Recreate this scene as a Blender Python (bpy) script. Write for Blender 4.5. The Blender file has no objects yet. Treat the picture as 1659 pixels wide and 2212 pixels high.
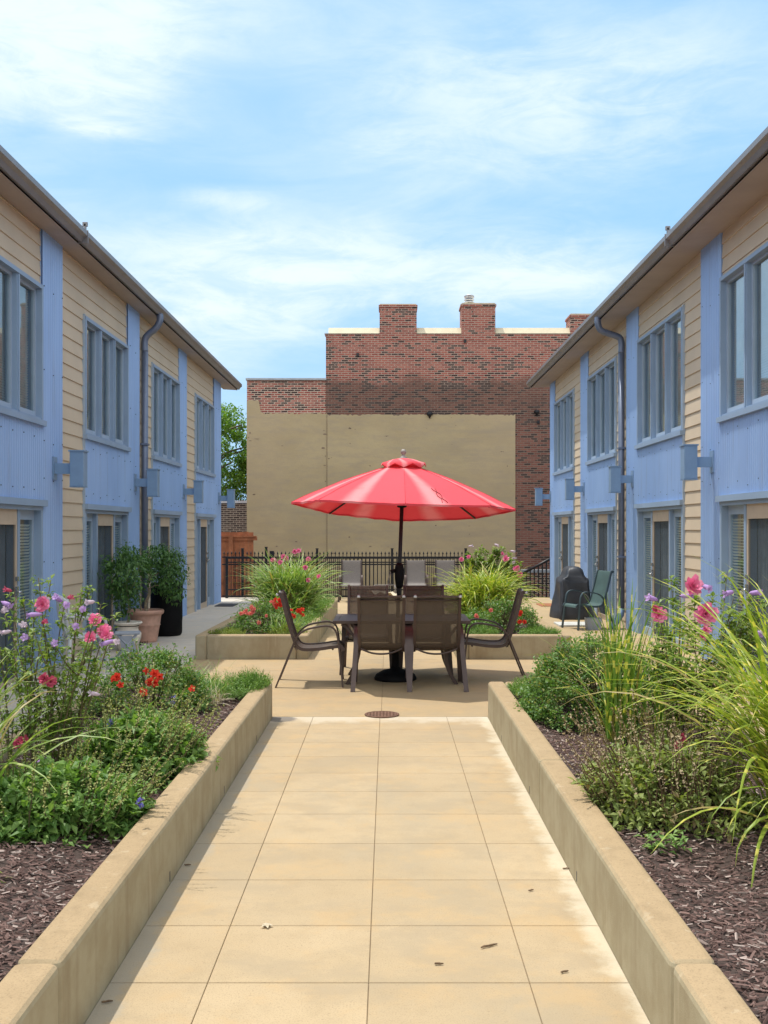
import bpy, bmesh, math, random
from mathutils import Vector, Matrix
R = math.radians
rnd = random.Random(7)
C = bpy.context.scene.collection
sc = bpy.context.scene

# ------------------------------------------------------------------ camera
F, VX, VY, W0, H0, EYE = 2200.0, 838.0, 1143.0, 1659.0, 2212.0, 1.7
cd = bpy.data.cameras.new('camera'); cam = bpy.data.objects.new('camera', cd); C.objects.link(cam)
cam.location = (0, 0, EYE); cam.rotation_euler = (R(90), 0, 0)
cd.sensor_fit = 'HORIZONTAL'; cd.sensor_width = 36; cd.lens = 36*F/W0
cd.shift_x = -(VX-W0/2)/W0; cd.shift_y = (VY-H0/2)/W0
cd.clip_start = .05; cd.clip_end = 2000
sc.camera = cam
def at(x, y, Y):            # a point of the place seen at photo position (x, y) and Y metres ahead
    return Vector(((x-VX)/F*Y, Y, EYE-(y-VY)/F*Y))

# ------------------------------------------------------------------ sun, sky, exposure
SUN = Vector((-.30, .15, 1)).normalized()
EL = math.asin(SUN.z); AZ = math.atan2(SUN.x, SUN.y)
sl = bpy.data.lights.new('sun', 'SUN'); so = bpy.data.objects.new('sun', sl); C.objects.link(so)
sl.energy = 3.3; sl.angle = R(.6); sl.color = (1, .95, .87)
so.rotation_euler = SUN.to_track_quat('Z', 'Y').to_euler()
sc.view_settings.view_transform = 'Standard'; sc.view_settings.look = 'None'
sc.view_settings.exposure = .3; sc.view_settings.gamma = 1
sc.cycles.max_bounces = 8; sc.cycles.transparent_max_bounces = 12
sc.cycles.use_denoising = True
wd = bpy.data.worlds.new('World'); sc.world = wd; wd.use_nodes = True
wn, wl = wd.node_tree.nodes, wd.node_tree.links
wn.clear()
def N(t, nodes=wn, **k):
    n = nodes.new(t)
    for a, b in k.items(): setattr(n, a, b)
    return n
def wmath(op, a, b=None, c=None, clamp=False):
    n = N('ShaderNodeMath', operation=op, use_clamp=clamp)
    for i, v in enumerate((a, b, c)):
        if v is None: continue
        if isinstance(v, (int, float)): n.inputs[i].default_value = v
        else: wl.new(v, n.inputs[i])
    return n.outputs[0]
sky = N('ShaderNodeTexSky', sky_type='NISHITA', sun_disc=False)
sky.sun_elevation = EL; sky.sun_rotation = AZ; sky.air_density = 1.0; sky.dust_density = 1.5; sky.ozone_density = 2.0
tc = N('ShaderNodeTexCoord')
sep = N('ShaderNodeSeparateXYZ'); wl.new(tc.outputs['Generated'], sep.inputs[0])
def wnoise(scale, detail, mapsc, loc=(0, 0, 0), rough=.55, dist=.0):
    mp = N('ShaderNodeMapping'); mp.inputs['Scale'].default_value = mapsc; mp.inputs['Location'].default_value = loc
    wl.new(tc.outputs['Generated'], mp.inputs[0])
    n = N('ShaderNodeTexNoise'); n.inputs['Scale'].default_value = scale; n.inputs['Detail'].default_value = detail
    n.inputs['Roughness'].default_value = rough; n.inputs['Distortion'].default_value = dist
    wl.new(mp.outputs[0], n.inputs['Vector']); return n.outputs['Fac']
def wramp(v, a, b):
    n = N('ShaderNodeMapRange', interpolation_type='SMOOTHSTEP'); n.inputs[1].default_value = a; n.inputs[2].default_value = b
    wl.new(v, n.inputs[0]); return n.outputs[0]
def bank(x, y, sx, sy, gain):        # a bank of cloud standing in that direction of the sky
    d = Vector(((x-VX)/F, 1, (VY-y)/F)).normalized()
    s = N('ShaderNodeVectorMath', operation='SUBTRACT'); s.inputs[1].default_value = d; wl.new(tc.outputs['Generated'], s.inputs[0])
    m = N('ShaderNodeVectorMath', operation='MULTIPLY'); m.inputs[1].default_value = (1/sx, 1/max(sx, sy), 1/sy); wl.new(s.outputs[0], m.inputs[0])
    l = N('ShaderNodeVectorMath', operation='LENGTH'); wl.new(m.outputs[0], l.inputs[0])
    return wmath('MULTIPLY', wmath('MULTIPLY', wmath('SUBTRACT', 1, wramp(l.outputs['Value'], 0, 1)), gain), wmath('MULTIPLY_ADD', rag, .7, .6))
n1 = wnoise(2.6, 7, (1, 1, 2.6), (3.1, 1.2, .4), .55, .3)
n2 = wnoise(6.5, 8, (1, 1, 3.6), (.7, 5.2, 1.4), .62, .9)
n3 = wnoise(13, 8, (1, 1, 3.2), (2.7, 1.2, .4), .68, 1.2)
rag = wramp(wmath('ADD', wmath('MULTIPLY', n2, .5), wmath('MULTIPLY', n3, .5)), .36, .64)
nn = wmath('ADD', wmath('ADD', wmath('MULTIPLY', n1, .62), wmath('MULTIPLY', n2, .28)), wmath('MULTIPLY', n3, .10))
acc = wmath('SUBTRACT', nn, .10)
for b in ((140, 60, .22, .16, .38), (520, 640, .20, .11, .34), (1250, 250, .26, .10, .20), (950, 580, .26, .07, .22), (1180, 610, .18, .06, .18), (200, 278, .055, .012, .26),
          (480, 430, .07, .016, .22), (850, 320, .08, .03, .14), (1100, 150, .3, .07, .10)):
    acc = wmath('ADD', acc, bank(*b))
for b in ((480, 190, .10, .07, .13), (120, 300, .10, .04, .10), (330, 380, .12, .045, .12), (640, 780, .07, .03, .14), (1600, 420, .10, .07, .08), (760, 700, .05, .05, .06)):
    acc = wmath('SUBTRACT', acc, bank(*b))
cl = wramp(acc, .16, .90)
# thin veil of haze that thickens to the horizon
veil = wramp(sep.outputs[2], .75, -.02)
base = N('ShaderNodeMix', data_type='RGBA'); wl.new(wmath('MULTIPLY_ADD', veil, .15, .78), base.inputs[0])
wl.new(sky.outputs[0], base.inputs[6]); base.inputs[7].default_value = (2.7, 5.15, 8.0, 1)
mx = N('ShaderNodeMix', data_type='RGBA'); wl.new(cl, mx.inputs[0]); wl.new(base.outputs[2], mx.inputs[6]); mx.inputs[7].default_value = (6.5, 7.4, 7.85, 1)
# extra bright cloud added out of view, overhead and behind, as fill light
back = wmath('MAXIMUM', wramp(wmath('MULTIPLY', sep.outputs[1], -1), .0, .5), wramp(sep.outputs[2], .6, .8))
mb2 = N('ShaderNodeMix', data_type='RGBA'); wl.new(wmath('MULTIPLY', back, wramp(n1, .25, .55)), mb2.inputs[0]); wl.new(mx.outputs[2], mb2.inputs[6]); mb2.inputs[7].default_value = (11.5, 11.8, 12.0, 1)
bg = N('ShaderNodeBackground'); bg.inputs[1].default_value = .115; wl.new(mb2.outputs[2], bg.inputs[0])
wo = N('ShaderNodeOutputWorld'); wl.new(bg.outputs[0], wo.inputs[0])

# ------------------------------------------------------------------ mesh helpers
class MB:
    def __init__(s): s.v = []; s.f = []; s.a = []; s.sm = []
    def add(s, vs, fs, att=None, smooth=False):
        o = len(s.v); s.v += [tuple(v) for v in vs]; s.f += [tuple(i+o for i in f) for f in fs]
        s.a += att if att else [0.0]*len(vs); s.sm += [smooth]*len(fs)
    def box(s, x0, x1, y0, y1, z0, z1):
        s.add([(x0,y0,z0),(x1,y0,z0),(x1,y1,z0),(x0,y1,z0),(x0,y0,z1),(x1,y0,z1),(x1,y1,z1),(x0,y1,z1)],
              [(0,3,2,1),(4,5,6,7),(0,1,5,4),(1,2,6,5),(2,3,7,6),(3,0,4,7)])
    def quad(s, a, b, c, d): s.add([a,b,c,d], [(0,1,2,3)])
    def tube(s, pts, r, n=8, cap=True, smooth=True, sx=1.0):
        pts = [Vector(p) for p in pts]; rs = r if isinstance(r, (list, tuple)) else [r]*len(pts)
        vs = []; u = None
        for i, p in enumerate(pts):
            t = (pts[min(i+1, len(pts)-1)]-pts[max(i-1, 0)]).normalized()
            if u is None:
                u = t.cross(Vector((0, 0, 1)))
                if u.length < .05: u = t.cross(Vector((1, 0, 0)))
            u = (u-t*u.dot(t)).normalized(); w = t.cross(u)
            for k in range(n):
                a = 2*math.pi*k/n; vs.append(p+(u*math.cos(a)*sx+w*math.sin(a))*rs[i])
        m = len(pts)
        fs = [(i*n+k, i*n+(k+1) % n, (i+1)*n+(k+1) % n, (i+1)*n+k) for i in range(m-1) for k in range(n)]
        if cap: fs += [tuple(range(n-1, -1, -1)), tuple((m-1)*n+k for k in range(n))]
        s.add(vs, fs, smooth=smooth)
    def bar(s, a, b, w, h=None):            # square bar
        s.tube([a, b], (w if h is None else w)*.7071, 4, True, False)
    def lathe(s, prof, n=32, c=(0, 0, 0), smooth=True, rfun=None, cap=True):
        vs = []
        for (r, z) in prof:
            for k in range(n):
                a = 2*math.pi*k/n; rr = rfun(r, z, a) if rfun else r
                vs.append((c[0]+rr*math.cos(a), c[1]+rr*math.sin(a), c[2]+z))
        m = len(prof)
        fs = [(i*n+k, i*n+(k+1) % n, (i+1)*n+(k+1) % n, (i+1)*n+k) for i in range(m-1) for k in range(n)]
        if cap: fs += [tuple(range(n-1, -1, -1)), tuple((m-1)*n+k for k in range(n))]
        s.add(vs, fs, smooth=smooth)
    def flat(s, pts, y0, y1, th):           # flat bar bent in the xz plane, lying between y0 and y1
        m = len(pts); vs = []
        for i, (x, z) in enumerate(pts):
            x0, z0 = pts[max(i-1, 0)]; x1, z1 = pts[min(i+1, m-1)]
            d = math.hypot(x1-x0, z1-z0); nx, nz = -(z1-z0)/d*th/2, (x1-x0)/d*th/2
            vs += [(x+nx, y0, z+nz), (x+nx, y1, z+nz), (x-nx, y1, z-nz), (x-nx, y0, z-nz)]
        fs = [(i*4+k, i*4+(k+1) % 4, i*4+4+(k+1) % 4, i*4+4+k) for i in range(m-1) for k in range(4)]
        fs += [(3, 2, 1, 0), tuple((m-1)*4+k for k in range(4))]
        s.add(vs, fs)
    def build(s, name, m, parent=None, world=True, bevel=0):
        me = bpy.data.meshes.new(name); me.from_pydata(s.v, [], s.f)
        me.polygons.foreach_set('use_smooth', s.sm)
        if any(s.a):
            me.attributes.new('along', 'FLOAT', 'POINT').data.foreach_set('value', s.a)
        bm = bmesh.new(); bm.from_mesh(me)
        if len(s.f) < 60000 and not any(s.a) and name not in LEAFY: bmesh.ops.recalc_face_normals(bm, faces=bm.faces)
        if bevel:
            ed = [e for e in bm.edges if len(e.link_faces) == 2 and e.calc_face_angle(0) > .5]
            bmesh.ops.bevel(bm, geom=ed, offset=bevel, segments=3, affect='EDGES', profile=.5)
        bm.to_mesh(me); bm.free(); me.materials.append(m)
        o = bpy.data.objects.new(name, me); C.objects.link(o)
        if parent is not None:
            o.parent = parent
            if world:
                p = parent; off = Vector((0, 0, 0))
                while p is not None: off += p.location; p = p.parent
                o.location = -off
        return o
LEAFY = {'foliage', 'flower', 'mulch', 'leaf_tuft', 'flower_spikes', 'crown', 'blades', 'bud'}
USED = set()
def tag(o, label, cat, group=None):
    o['label'] = label; o['category'] = cat
    if group: o['group'] = group
    return o
def thing(name, label, cat, loc=(0, 0, 0), rz=0, group=None):
    o = bpy.data.objects.new(name, None); C.objects.link(o); o.empty_display_size = .1
    o.location = loc; o.rotation_euler = (0, 0, rz); return tag(o, label, cat, group)
def struct(name, mb, m, kind='structure', **k):
    o = mb.build(name, m, **k); o['kind'] = kind; return o
def dup(root, loc, rz, label):
    r = root.copy(); C.objects.link(r); r.location = loc; r.rotation_euler = (0, 0, rz); r['label'] = label
    for ch in root.children:
        c = ch.copy(); C.objects.link(c); c.parent = r
        for g in ch.children:
            d = g.copy(); C.objects.link(d); d.parent = c
    return r
def smoothpath(P, n=6):
    P = [Vector(p) for p in P]; out = []
    for i in range(len(P)-1):
        a, b, c, d = P[max(i-1, 0)], P[i], P[i+1], P[min(i+2, len(P)-1)]
        for k in range(n):
            t = k/n; out.append(.5*((2*b)+(c-a)*t+(2*a-5*b+4*c-d)*t*t+(-a+3*b-3*c+d)*t**3))
    out.append(P[-1]); return out
def curve2(P, n=5): return [(p.x, p.z) for p in smoothpath([(x, 0, z) for x, z in P], n)]

# ------------------------------------------------------------------ materials
def mat(name):
    m = bpy.data.materials.new(name); m.use_nodes = True; nt = m.node_tree
    return m, nt.nodes, nt.links, nt.nodes['Principled BSDF']
class NT:
    def __init__(s, m): s.n = m.node_tree.nodes; s.l = m.node_tree.links
    def new(s, t, **k): return N(t, s.n, **k)
    def link(s, a, b): s.l.new(a, b)
    def pos(s, obj=False):
        if obj: return s.new('ShaderNodeTexCoord').outputs['Object']
        return s.new('ShaderNodeNewGeometry').outputs['Position']
    def math(s, op, a, b=None, c=None):
        n = s.new('ShaderNodeMath', operation=op)
        for i, v in enumerate((a, b, c)):
            if v is None: continue
            if isinstance(v, (int, float)): n.inputs[i].default_value = v
            else: s.l.new(v, n.inputs[i])
        return n.outputs[0]
    def noise(s, vec, scale, detail=5, rough=.6, stretch=(1, 1, 1), loc=(0, 0, 0)):
        mp = s.new('ShaderNodeMapping'); mp.inputs['Scale'].default_value = stretch; mp.inputs['Location'].default_value = loc
        s.link(vec, mp.inputs[0])
        n = s.new('ShaderNodeTexNoise'); n.inputs['Scale'].default_value = scale; n.inputs['Detail'].default_value = detail
        n.inputs['Roughness'].default_value = rough; s.link(mp.outputs[0], n.inputs['Vector']); return n.outputs['Fac']
    def rng(s, v, a, b, c=0, d=1, smooth=True):
        n = s.new('ShaderNodeMapRange', interpolation_type='SMOOTHSTEP' if smooth else 'LINEAR')
        for i, q in enumerate((a, b, c, d)): n.inputs[i+1].default_value = q
        s.link(v, n.inputs[0]); return n.outputs[0]
    def mix(s, f, a, b, blend='MIX'):
        n = s.new('ShaderNodeMix', data_type='RGBA', blend_type=blend)
        for i, v in ((0, f), (6, a), (7, b)):
            if isinstance(v, (int, float)): n.inputs[i].default_value = v
            elif isinstance(v, tuple): n.inputs[i].default_value = v+(1,) if len(v) == 3 else v
            else: s.link(v, n.inputs[i])
        return n.outputs[2]
    def bump(s, h, strength, dist, bsdf):
        b = s.new('ShaderNodeBump'); b.inputs['Strength'].default_value = strength; b.inputs['Distance'].default_value = dist
        s.link(h, b.inputs['Height']); s.link(b.outputs[0], bsdf.inputs['Normal'])
def plain(name, col, rough=.6, metal=0, var=.12, scale=6, spec=.5, obj=False, bump=0, bscale=40):
    m, n, l, b = mat(name); t = NT(m)
    p = t.pos(obj); f = t.noise(p, scale, 6)
    c0 = tuple(max(0, c*(1-var)) for c in col); c1 = tuple(min(1, c*(1+var)) for c in col)
    t.link(t.mix(t.rng(f, .3, .7), c0, c1), b.inputs['Base Color'])
    b.inputs['Roughness'].default_value = rough; b.inputs['Metallic'].default_value = metal; b.inputs['Specular IOR Level'].default_value = spec
    if bump: t.bump(t.noise(p, bscale, 4), bump, .01, b)
    return m
def leafmat(name, c1, c2, trans=.3, rough=.45, c3=None):
    m, n, l, b = mat(name); t = NT(m)
    g = t.new('ShaderNodeNewGeometry'); r = g.outputs['Random Per Island']
    col = t.mix(r, c1, c2)
    if c3:
        r2 = t.math('FRACT', t.math('MULTIPLY', r, 37.7)); col = t.mix(t.rng(r2, .86, .9), col, c3)
    t.link(col, b.inputs['Base Color']); b.inputs['Roughness'].default_value = rough; b.inputs['Specular IOR Level'].default_value = .35
    tr = t.new('ShaderNodeBsdfTranslucent'); t.link(t.mix(1.0, col, (1.35, 1.5, .55), 'MULTIPLY'), tr.inputs[0])
    ms = t.new('ShaderNodeMixShader'); ms.inputs[0].default_value = trans
    t.link(b.outputs[0], ms.inputs[1]); t.link(tr.outputs[0], ms.inputs[2]); t.link(ms.outputs[0], n['Material Output'].inputs[0])
    return m
def zebramat(name, c1, c2, band, amount, freq):
    m, n, l, b = mat(name); t = NT(m)
    g = t.new('ShaderNodeNewGeometry'); r = g.outputs['Random Per Island']
    a = t.new('ShaderNodeAttribute'); a.attribute_name = 'along'
    w = t.math('SINE', t.math('MULTIPLY_ADD', a.outputs['Fac'], freq, t.math('MULTIPLY', r, 40)))
    col = t.mix(t.rng(w, 1-amount, 1-amount+.15), t.mix(r, c1, c2), band)
    r2 = t.math('FRACT', t.math('MULTIPLY', r, 91.3)); col = t.mix(t.rng(r2, .93, .95), col, (.34, .27, .09))
    t.link(col, b.inputs['Base Color']); b.inputs['Roughness'].default_value = .4; b.inputs['Specular IOR Level'].default_value = .4
    tr = t.new('ShaderNodeBsdfTranslucent'); t.link(t.mix(1.0, col, (1.3, 1.4, .6), 'MULTIPLY'), tr.inputs[0])
    ms = t.new('ShaderNodeMixShader'); ms.inputs[0].default_value = .3
    t.link(b.outputs[0], ms.inputs[1]); t.link(tr.outputs[0], ms.inputs[2]); t.link(ms.outputs[0], n['Material Output'].inputs[0])
    return m
def petalmat(name, c1, c2):
    m, n, l, b = mat(name); t = NT(m)
    r = t.new('ShaderNodeNewGeometry').outputs['Random Per Island']; col = t.mix(r, c1, c2)
    t.link(col, b.inputs['Base Color']); b.inputs['Roughness'].default_value = .6; b.inputs['Specular IOR Level'].default_value = .2
    tr = t.new('ShaderNodeBsdfTranslucent'); t.link(col, tr.inputs[0])
    ms = t.new('ShaderNodeMixShader'); ms.inputs[0].default_value = .3
    t.link(b.outputs[0], ms.inputs[1]); t.link(tr.outputs[0], ms.inputs[2]); t.link(ms.outputs[0], n['Material Output'].inputs[0])
    return m
def concrete(name, c, c2, stain=None, obj=False, streak=False, wallstain=False):
    m, n, l, b = mat(name); t = NT(m); p = t.pos(obj)
    big = t.noise(p, 1.1, 6, .6); mid = t.noise(p, 5, 6, .65); fine = t.noise(p, 160, 3, .7)
    col = t.mix(t.rng(big, .3, .7), c, c2)
    isl = t.new('ShaderNodeNewGeometry').outputs['Random Per Island']; col = t.mix(t.math('MULTIPLY', isl, .5), col, tuple(x*.80 for x in c))
    pit = t.noise(p, 55, 4, .7); col = t.mix(t.math('MULTIPLY', t.rng(pit, .60, .70), .5), col, tuple(x*.5 for x in c))
    col = t.mix(t.math('MULTIPLY', t.rng(mid, .45, .75), .35), col, tuple(x*.72 for x in c))
    col = t.mix(t.math('MULTIPLY', t.rng(fine, .5, .70), .6), col, tuple(x*.55 for x in c))
    if stain:
        f2 = t.noise(p, .8, 7, .7, (1, .6, 1), (4, 2, 0)); col = t.mix(t.math('MULTIPLY', t.rng(f2, .52, .68), .5), col, stain)
    if wallstain or stain:
        mo = t.noise(p, 2.3, 6, .68, (1, 1.6, 1), (8, 2, 1)); col = t.mix(t.math('MULTIPLY', t.rng(t.noise(p, 3.1, 7, .7, (1, 1, 1), (3, 9, 2)), .48, .66), .4), col, tuple(x*y for x, y in zip(c, (1.12, 1.0, .82)))); col = t.mix(t.math('MULTIPLY', t.rng(mo, .46, .66), .55), col, tuple(x*y for x, y in zip(c, (.80, .84, .92))))
    if streak:
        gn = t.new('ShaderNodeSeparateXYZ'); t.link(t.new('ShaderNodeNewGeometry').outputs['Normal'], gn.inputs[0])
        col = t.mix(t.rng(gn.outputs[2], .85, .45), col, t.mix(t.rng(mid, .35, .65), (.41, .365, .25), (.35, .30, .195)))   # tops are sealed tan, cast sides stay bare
        f3 = t.noise(p, 9, 4, .6, (1, 1, .06)); col = t.mix(t.math('MULTIPLY', t.rng(f3, .5, .7), .32), col, tuple(x*.6 for x in c))
        f4 = t.noise(p, 16, 3, .6, (1, 1, .12), (5, 1, 2)); col = t.mix(t.math('MULTIPLY', t.rng(f4, .62, .7), .22), col, (.56, .48, .35))
    if wallstain:
        s = t.new('ShaderNodeSeparateXYZ'); t.link(p, s.inputs[0]); nz = t.noise(p, 4, 5, .7)
        e = t.math('ADD', s.outputs[0], t.math('MULTIPLY', t.math('SUBTRACT', nz, .5), .28))
        col = t.mix(t.math('MULTIPLY', t.rng(e, .79, .90), .5), col, (.68, .63, .5))       # lime bloom along one wall
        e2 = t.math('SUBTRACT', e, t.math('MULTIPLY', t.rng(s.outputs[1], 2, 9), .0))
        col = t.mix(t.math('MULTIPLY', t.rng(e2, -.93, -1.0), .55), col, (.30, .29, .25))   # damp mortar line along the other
        dv = t.new('ShaderNodeVectorMath', operation='DISTANCE'); dv.inputs[1].default_value = (-.98, 9.12, 0); t.link(p, dv.inputs[0])
        wet = t.rng(t.math('ADD', dv.outputs['Value'], t.math('MULTIPLY', t.math('SUBTRACT', nz, .5), .25)), .17, .10)
        y = t.math('ADD', s.outputs[1], t.math('MULTIPLY', t.math('SUBTRACT', nz, .5), .7))
        col = t.mix(t.math('MULTIPLY', t.rng(y, 8.85, 9.15), .45), col, (.62, .58, .48)); col = t.mix(t.math('MULTIPLY', wet, .8), col, (.13, .12, .11))
    t.link(col, b.inputs['Base Color']); b.inputs['Roughness'].default_value = .85; b.inputs['Specular IOR Level'].default_value = .3
    t.bump(t.math('ADD', fine, t.math('MULTIPLY', mid, .6)), .25, .006, b)
    return m
def brickmat(name, dark_share, red=True, axis='xz'):
    m, n, l, b = mat(name); t = NT(m); p = t.pos()
    s = t.new('ShaderNodeSeparateXYZ'); t.link(p, s.inputs[0])
    c = t.new('ShaderNodeCombineXYZ')
    h = t.math('ADD', s.outputs[0], s.outputs[1])
    wob = t.math('MULTIPLY', t.math('SUBTRACT', t.noise(p, 3, 3), .5), .02)
    t.link(h, c.inputs[0]); t.link(t.math('ADD', s.outputs[2], wob), c.inputs[1])
    br = t.new('ShaderNodeTexBrick'); br.offset = .5
    br.inputs['Color1'].default_value = (0, 0, 0, 1); br.inputs['Color2'].default_value = (1, 1, 1, 1); br.inputs['Mortar'].default_value = (0, 0, 0, 1)
    br.inputs['Scale'].default_value = 1; br.inputs['Mortar Size'].default_value = .0095; br.inputs['Mortar Smooth'].default_value = .25
    br.inputs['Brick Width'].default_value = .215; br.inputs['Row Height'].default_value = .0685
    t.link(c.outputs[0], br.inputs['Vector'])
    ran = t.math('MULTIPLY', br.outputs['Color'], 1)
    ran2 = t.math('FRACT', t.math('MULTIPLY', ran, 23.17)); ran3 = t.math('FRACT', t.math('MULTIPLY', ran, 7.77))
    patch = t.noise(p, .75, 4, .6, (1, 1, 1.6))
    up = t.rng(t.math('ADD', s.outputs[2], t.math('MULTIPLY', t.math('SUBTRACT', patch, .5), 1.0)), 6.35, 6.75)
    redc = t.mix(ran3, (.29, .08, .065), (.45, .15, .11))
    brown = t.mix(ran3, (.12, .053, .043), (.22, .098, .072))
    if red == 'left': brown = redc
    if red is False: redc = brown = t.mix(ran3, (.05, .045, .045), (.16, .13, .11))
    right = t.rng(t.math('ADD', s.outputs[0], t.math('MULTIPLY', t.math('SUBTRACT', patch, .5), .8)), 3.6, 4.2)
    low = t.rng(t.math('ADD', s.outputs[2], t.math('MULTIPLY', t.math('SUBTRACT', patch, .5), 1.5)), 5.6, 4.6)
    brown = t.mix(t.math('MULTIPLY', right, low), brown, t.mix(ran3, (.19, .073, .056), (.29, .12, .088)))
    col = t.mix(up, brown, redc)
    dk = t.math('GREATER_THAN', ran2, t.math('SUBTRACT', 1.0, t.rng(patch, .32, .68, dark_share*.25, dark_share*2.0)))
    col = t.mix(t.math('MULTIPLY', dk, .92), col, t.mix(ran3, (.022, .02, .022), (.06, .052, .05)))
    mort = t.mix(up, (.22, .165, .13), (.44, .34, .27))
    if red is False: mort = (.42, .36, .28)
    if red == 'left': mort = (.58, .47, .37)
    fine = t.noise(p, 30, 5, .7)
    col = t.mix(t.math('MULTIPLY', fine, .45), col, tuple(x for x in (.12, .07, .05)))
    col = t.mix(br.outputs['Fac'], col, mort)
    soot = t.noise(p, 1.6, 6, .65, (1, 1, .45), (7, 3, 1))
    col = t.mix(t.math('MULTIPLY', t.rng(soot, .55, .75), .4), col, (.07, .05, .045))
    t.link(col, b.inputs['Base Color']); b.inputs['Roughness'].default_value = .9; b.inputs['Specular IOR Level'].default_value = .2
    t.bump(t.math('MULTIPLY_ADD', br.outputs['Fac'], -1, t.math('MULTIPLY', fine, .5)), .5, .012, b)
    return m
def slingmat(name, c, thin):
    m, n, l, b = mat(name); t = NT(m); p = t.pos(True)
    w = t.noise(p, 260, 2, .5); s = t.noise(p, 12, 4, .6, (1, 5, 1))
    col = t.mix(t.rng(w, .35, .65), tuple(x*.6 for x in c), tuple(min(1, x*1.45) for x in c)); col = t.mix(t.math('MULTIPLY', s, .3), col, tuple(x*.6 for x in c))
    t.link(col, b.inputs['Base Color']); b.inputs['Roughness'].default_value = .6
    tr = t.new('ShaderNodeBsdfTransparent'); ms = t.new('ShaderNodeMixShader'); ms.inputs[0].default_value = thin
    t.link(b.outputs[0], ms.inputs[1]); t.link(tr.outputs[0], ms.inputs[2]); t.link(ms.outputs[0], n['Material Output'].inputs[0]); return m
M = {}
M['path'] = concrete('path_concrete', (.415, .315, .19), (.465, .358, .222), (.34, .285, .20), wallstain=True)
M['patio'] = concrete('patio_concrete', (.42, .315, .18), (.47, .35, .205), (.34, .27, .18))
M['joint'] = plain('joint_dirt', (.30, .215, .13), .95)
M['walk'] = concrete('walkway_concrete', (.54, .485, .42), (.60, .545, .47), (.40, .365, .33))
M['wall_c'] = concrete('planter_concrete', (.375, .272, .155), (.42, .31, .183), streak=True)
M['dirt'] = plain('alley_ground', (.22, .19, .15), .95, scale=2, bump=.5)
M['soil'] = plain('mulch_soil', (.055, .036, .03), .95, scale=8, bump=.8, bscale=30)
def corrmat():
    m, n, l, b = mat('corrugated_paint'); t = NT(m); p = t.pos()
    f = t.noise(p, .9, 5, .6, (1, 1, .4)); g = t.noise(p, 14, 4, .6, (1, 1, .05))
    col = t.mix(t.rng(f, .3, .7), (.275, .415, .68), (.325, .475, .74)); col = t.mix(t.math('MULTIPLY', t.rng(g, .5, .75), .4), col, (.25, .31, .45))
    t.link(col, b.inputs['Base Color']); b.inputs['Roughness'].default_value = .5; b.inputs['Metallic'].default_value = .15
    return m
M['corr'] = corrmat()
M['siding'] = plain('lap_siding_paint', (.545, .445, .325), .7, var=.05, scale=1.5, bump=.08, bscale=120)
M['trim'] = plain('blue_trim_paint', (.25, .345, .48), .5, var=.06, scale=2)
M['sash'] = plain('sash_paint', (.33, .42, .53), .45, var=.05, scale=3)
M['tantrim'] = plain('screen_frame_paint', (.50, .40, .30), .5, var=.06)
M['gutter'] = plain('gutter_metal', (.225, .215, .22), .42, .35, var=.08, scale=2)
M['pipe'] = plain('downspout_metal', (.15, .18, .25), .4, .3, var=.08, scale=3)
M['soffit'] = plain('soffit_paint', (.36, .305, .275), .7, var=.06, scale=2)
M['roof'] = plain('roof_shingle', (.12, .115, .115), .9, scale=12)
M['lamp'] = plain('lamp_metal', (.21, .325, .48), .45, .2, var=.05)
M['dark'] = plain('dark_interior', (.02, .025, .03), .9)
M['blind'] = plain('blind_slats', (.72, .78, .74), .6, var=.04)
M['curtain'] = plain('curtain_cloth', (.58, .66, .66), .8, var=.1)
M['screen'] = slingmat('insect_screen', (.05, .07, .085), .45)
M['torn'] = plain('frayed_cloth', (.25, .03, .04), .9)
M['stain'] = plain('old_patch', (.20, .14, .10), .9)
M['drape'] = plain('door_drape', (.25, .31, .37), .8, var=.15)
M['black'] = plain('black_iron', (.012, .012, .015), .45, .2, var=.2)
M['gap'] = plain('dark_gap', (.025, .03, .05), .8)
M['steel'] = plain('brushed_steel', (.65, .65, .66), .25, .9)
M['frame'] = plain('bronze_frame', (.075, .05, .043), .42, .25, var=.15)
M['cream'] = plain('cream_coping', (.55, .48, .34), .6, .1, var=.06)
M['copmetal'] = plain('coping_metal', (.34, .36, .38), .45, .4)
M['brick'] = brickmat('brick_wall', .24)
M['brickleft'] = brickmat('brick_wing', .30, 'left')
M['brickdark'] = brickmat('dark_brick', .4, False)
M['woodfence'] = plain('orange_stain_wood', (.36, .125, .05), .75, var=.22, scale=5, bump=.2)
M['terra'] = plain('terracotta', (.62, .37, .28), .8, var=.14, scale=9, obj=True, bump=.1)
M['urn'] = plain('urn_stone', (.72, .66, .57), .8, var=.12, scale=9, obj=True, bump=.15)
M['soilp'] = plain('potting_soil', (.02, .015, .013), .95)
M['blackpl'] = plain('black_plastic', (.006, .006, .007), .7, var=.2, spec=.2)
M['cover'] = plain('grill_cover_vinyl', (.028, .032, .042), .5, var=.2, obj=True)
M['green'] = plain('green_sling', (.055, .10, .095), .7, var=.1, obj=True)
M['greenfr'] = plain('green_frame', (.05, .075, .085), .45, .3, obj=True)
M['white'] = plain('white_plastic', (.55, .56, .57), .45, var=.05)
M['grey'] = plain('grey_plastic', (.30, .33, .38), .5, var=.08)
M['hose'] = plain('green_hose', (.015, .22, .15), .4, var=.1)
M['mat_d'] = plain('dark_doormat', (.05, .05, .06), .95, bump=.6, bscale=120)
M['mat_o'] = plain('coir_doormat', (.33, .13, .06), .95, bump=.6, bscale=120)
M['slab'] = plain('pale_paver', (.50, .50, .47), .85)
M['rust'] = plain('rusty_grate', (.16, .085, .055), .8, .2, var=.3, scale=30)
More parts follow.
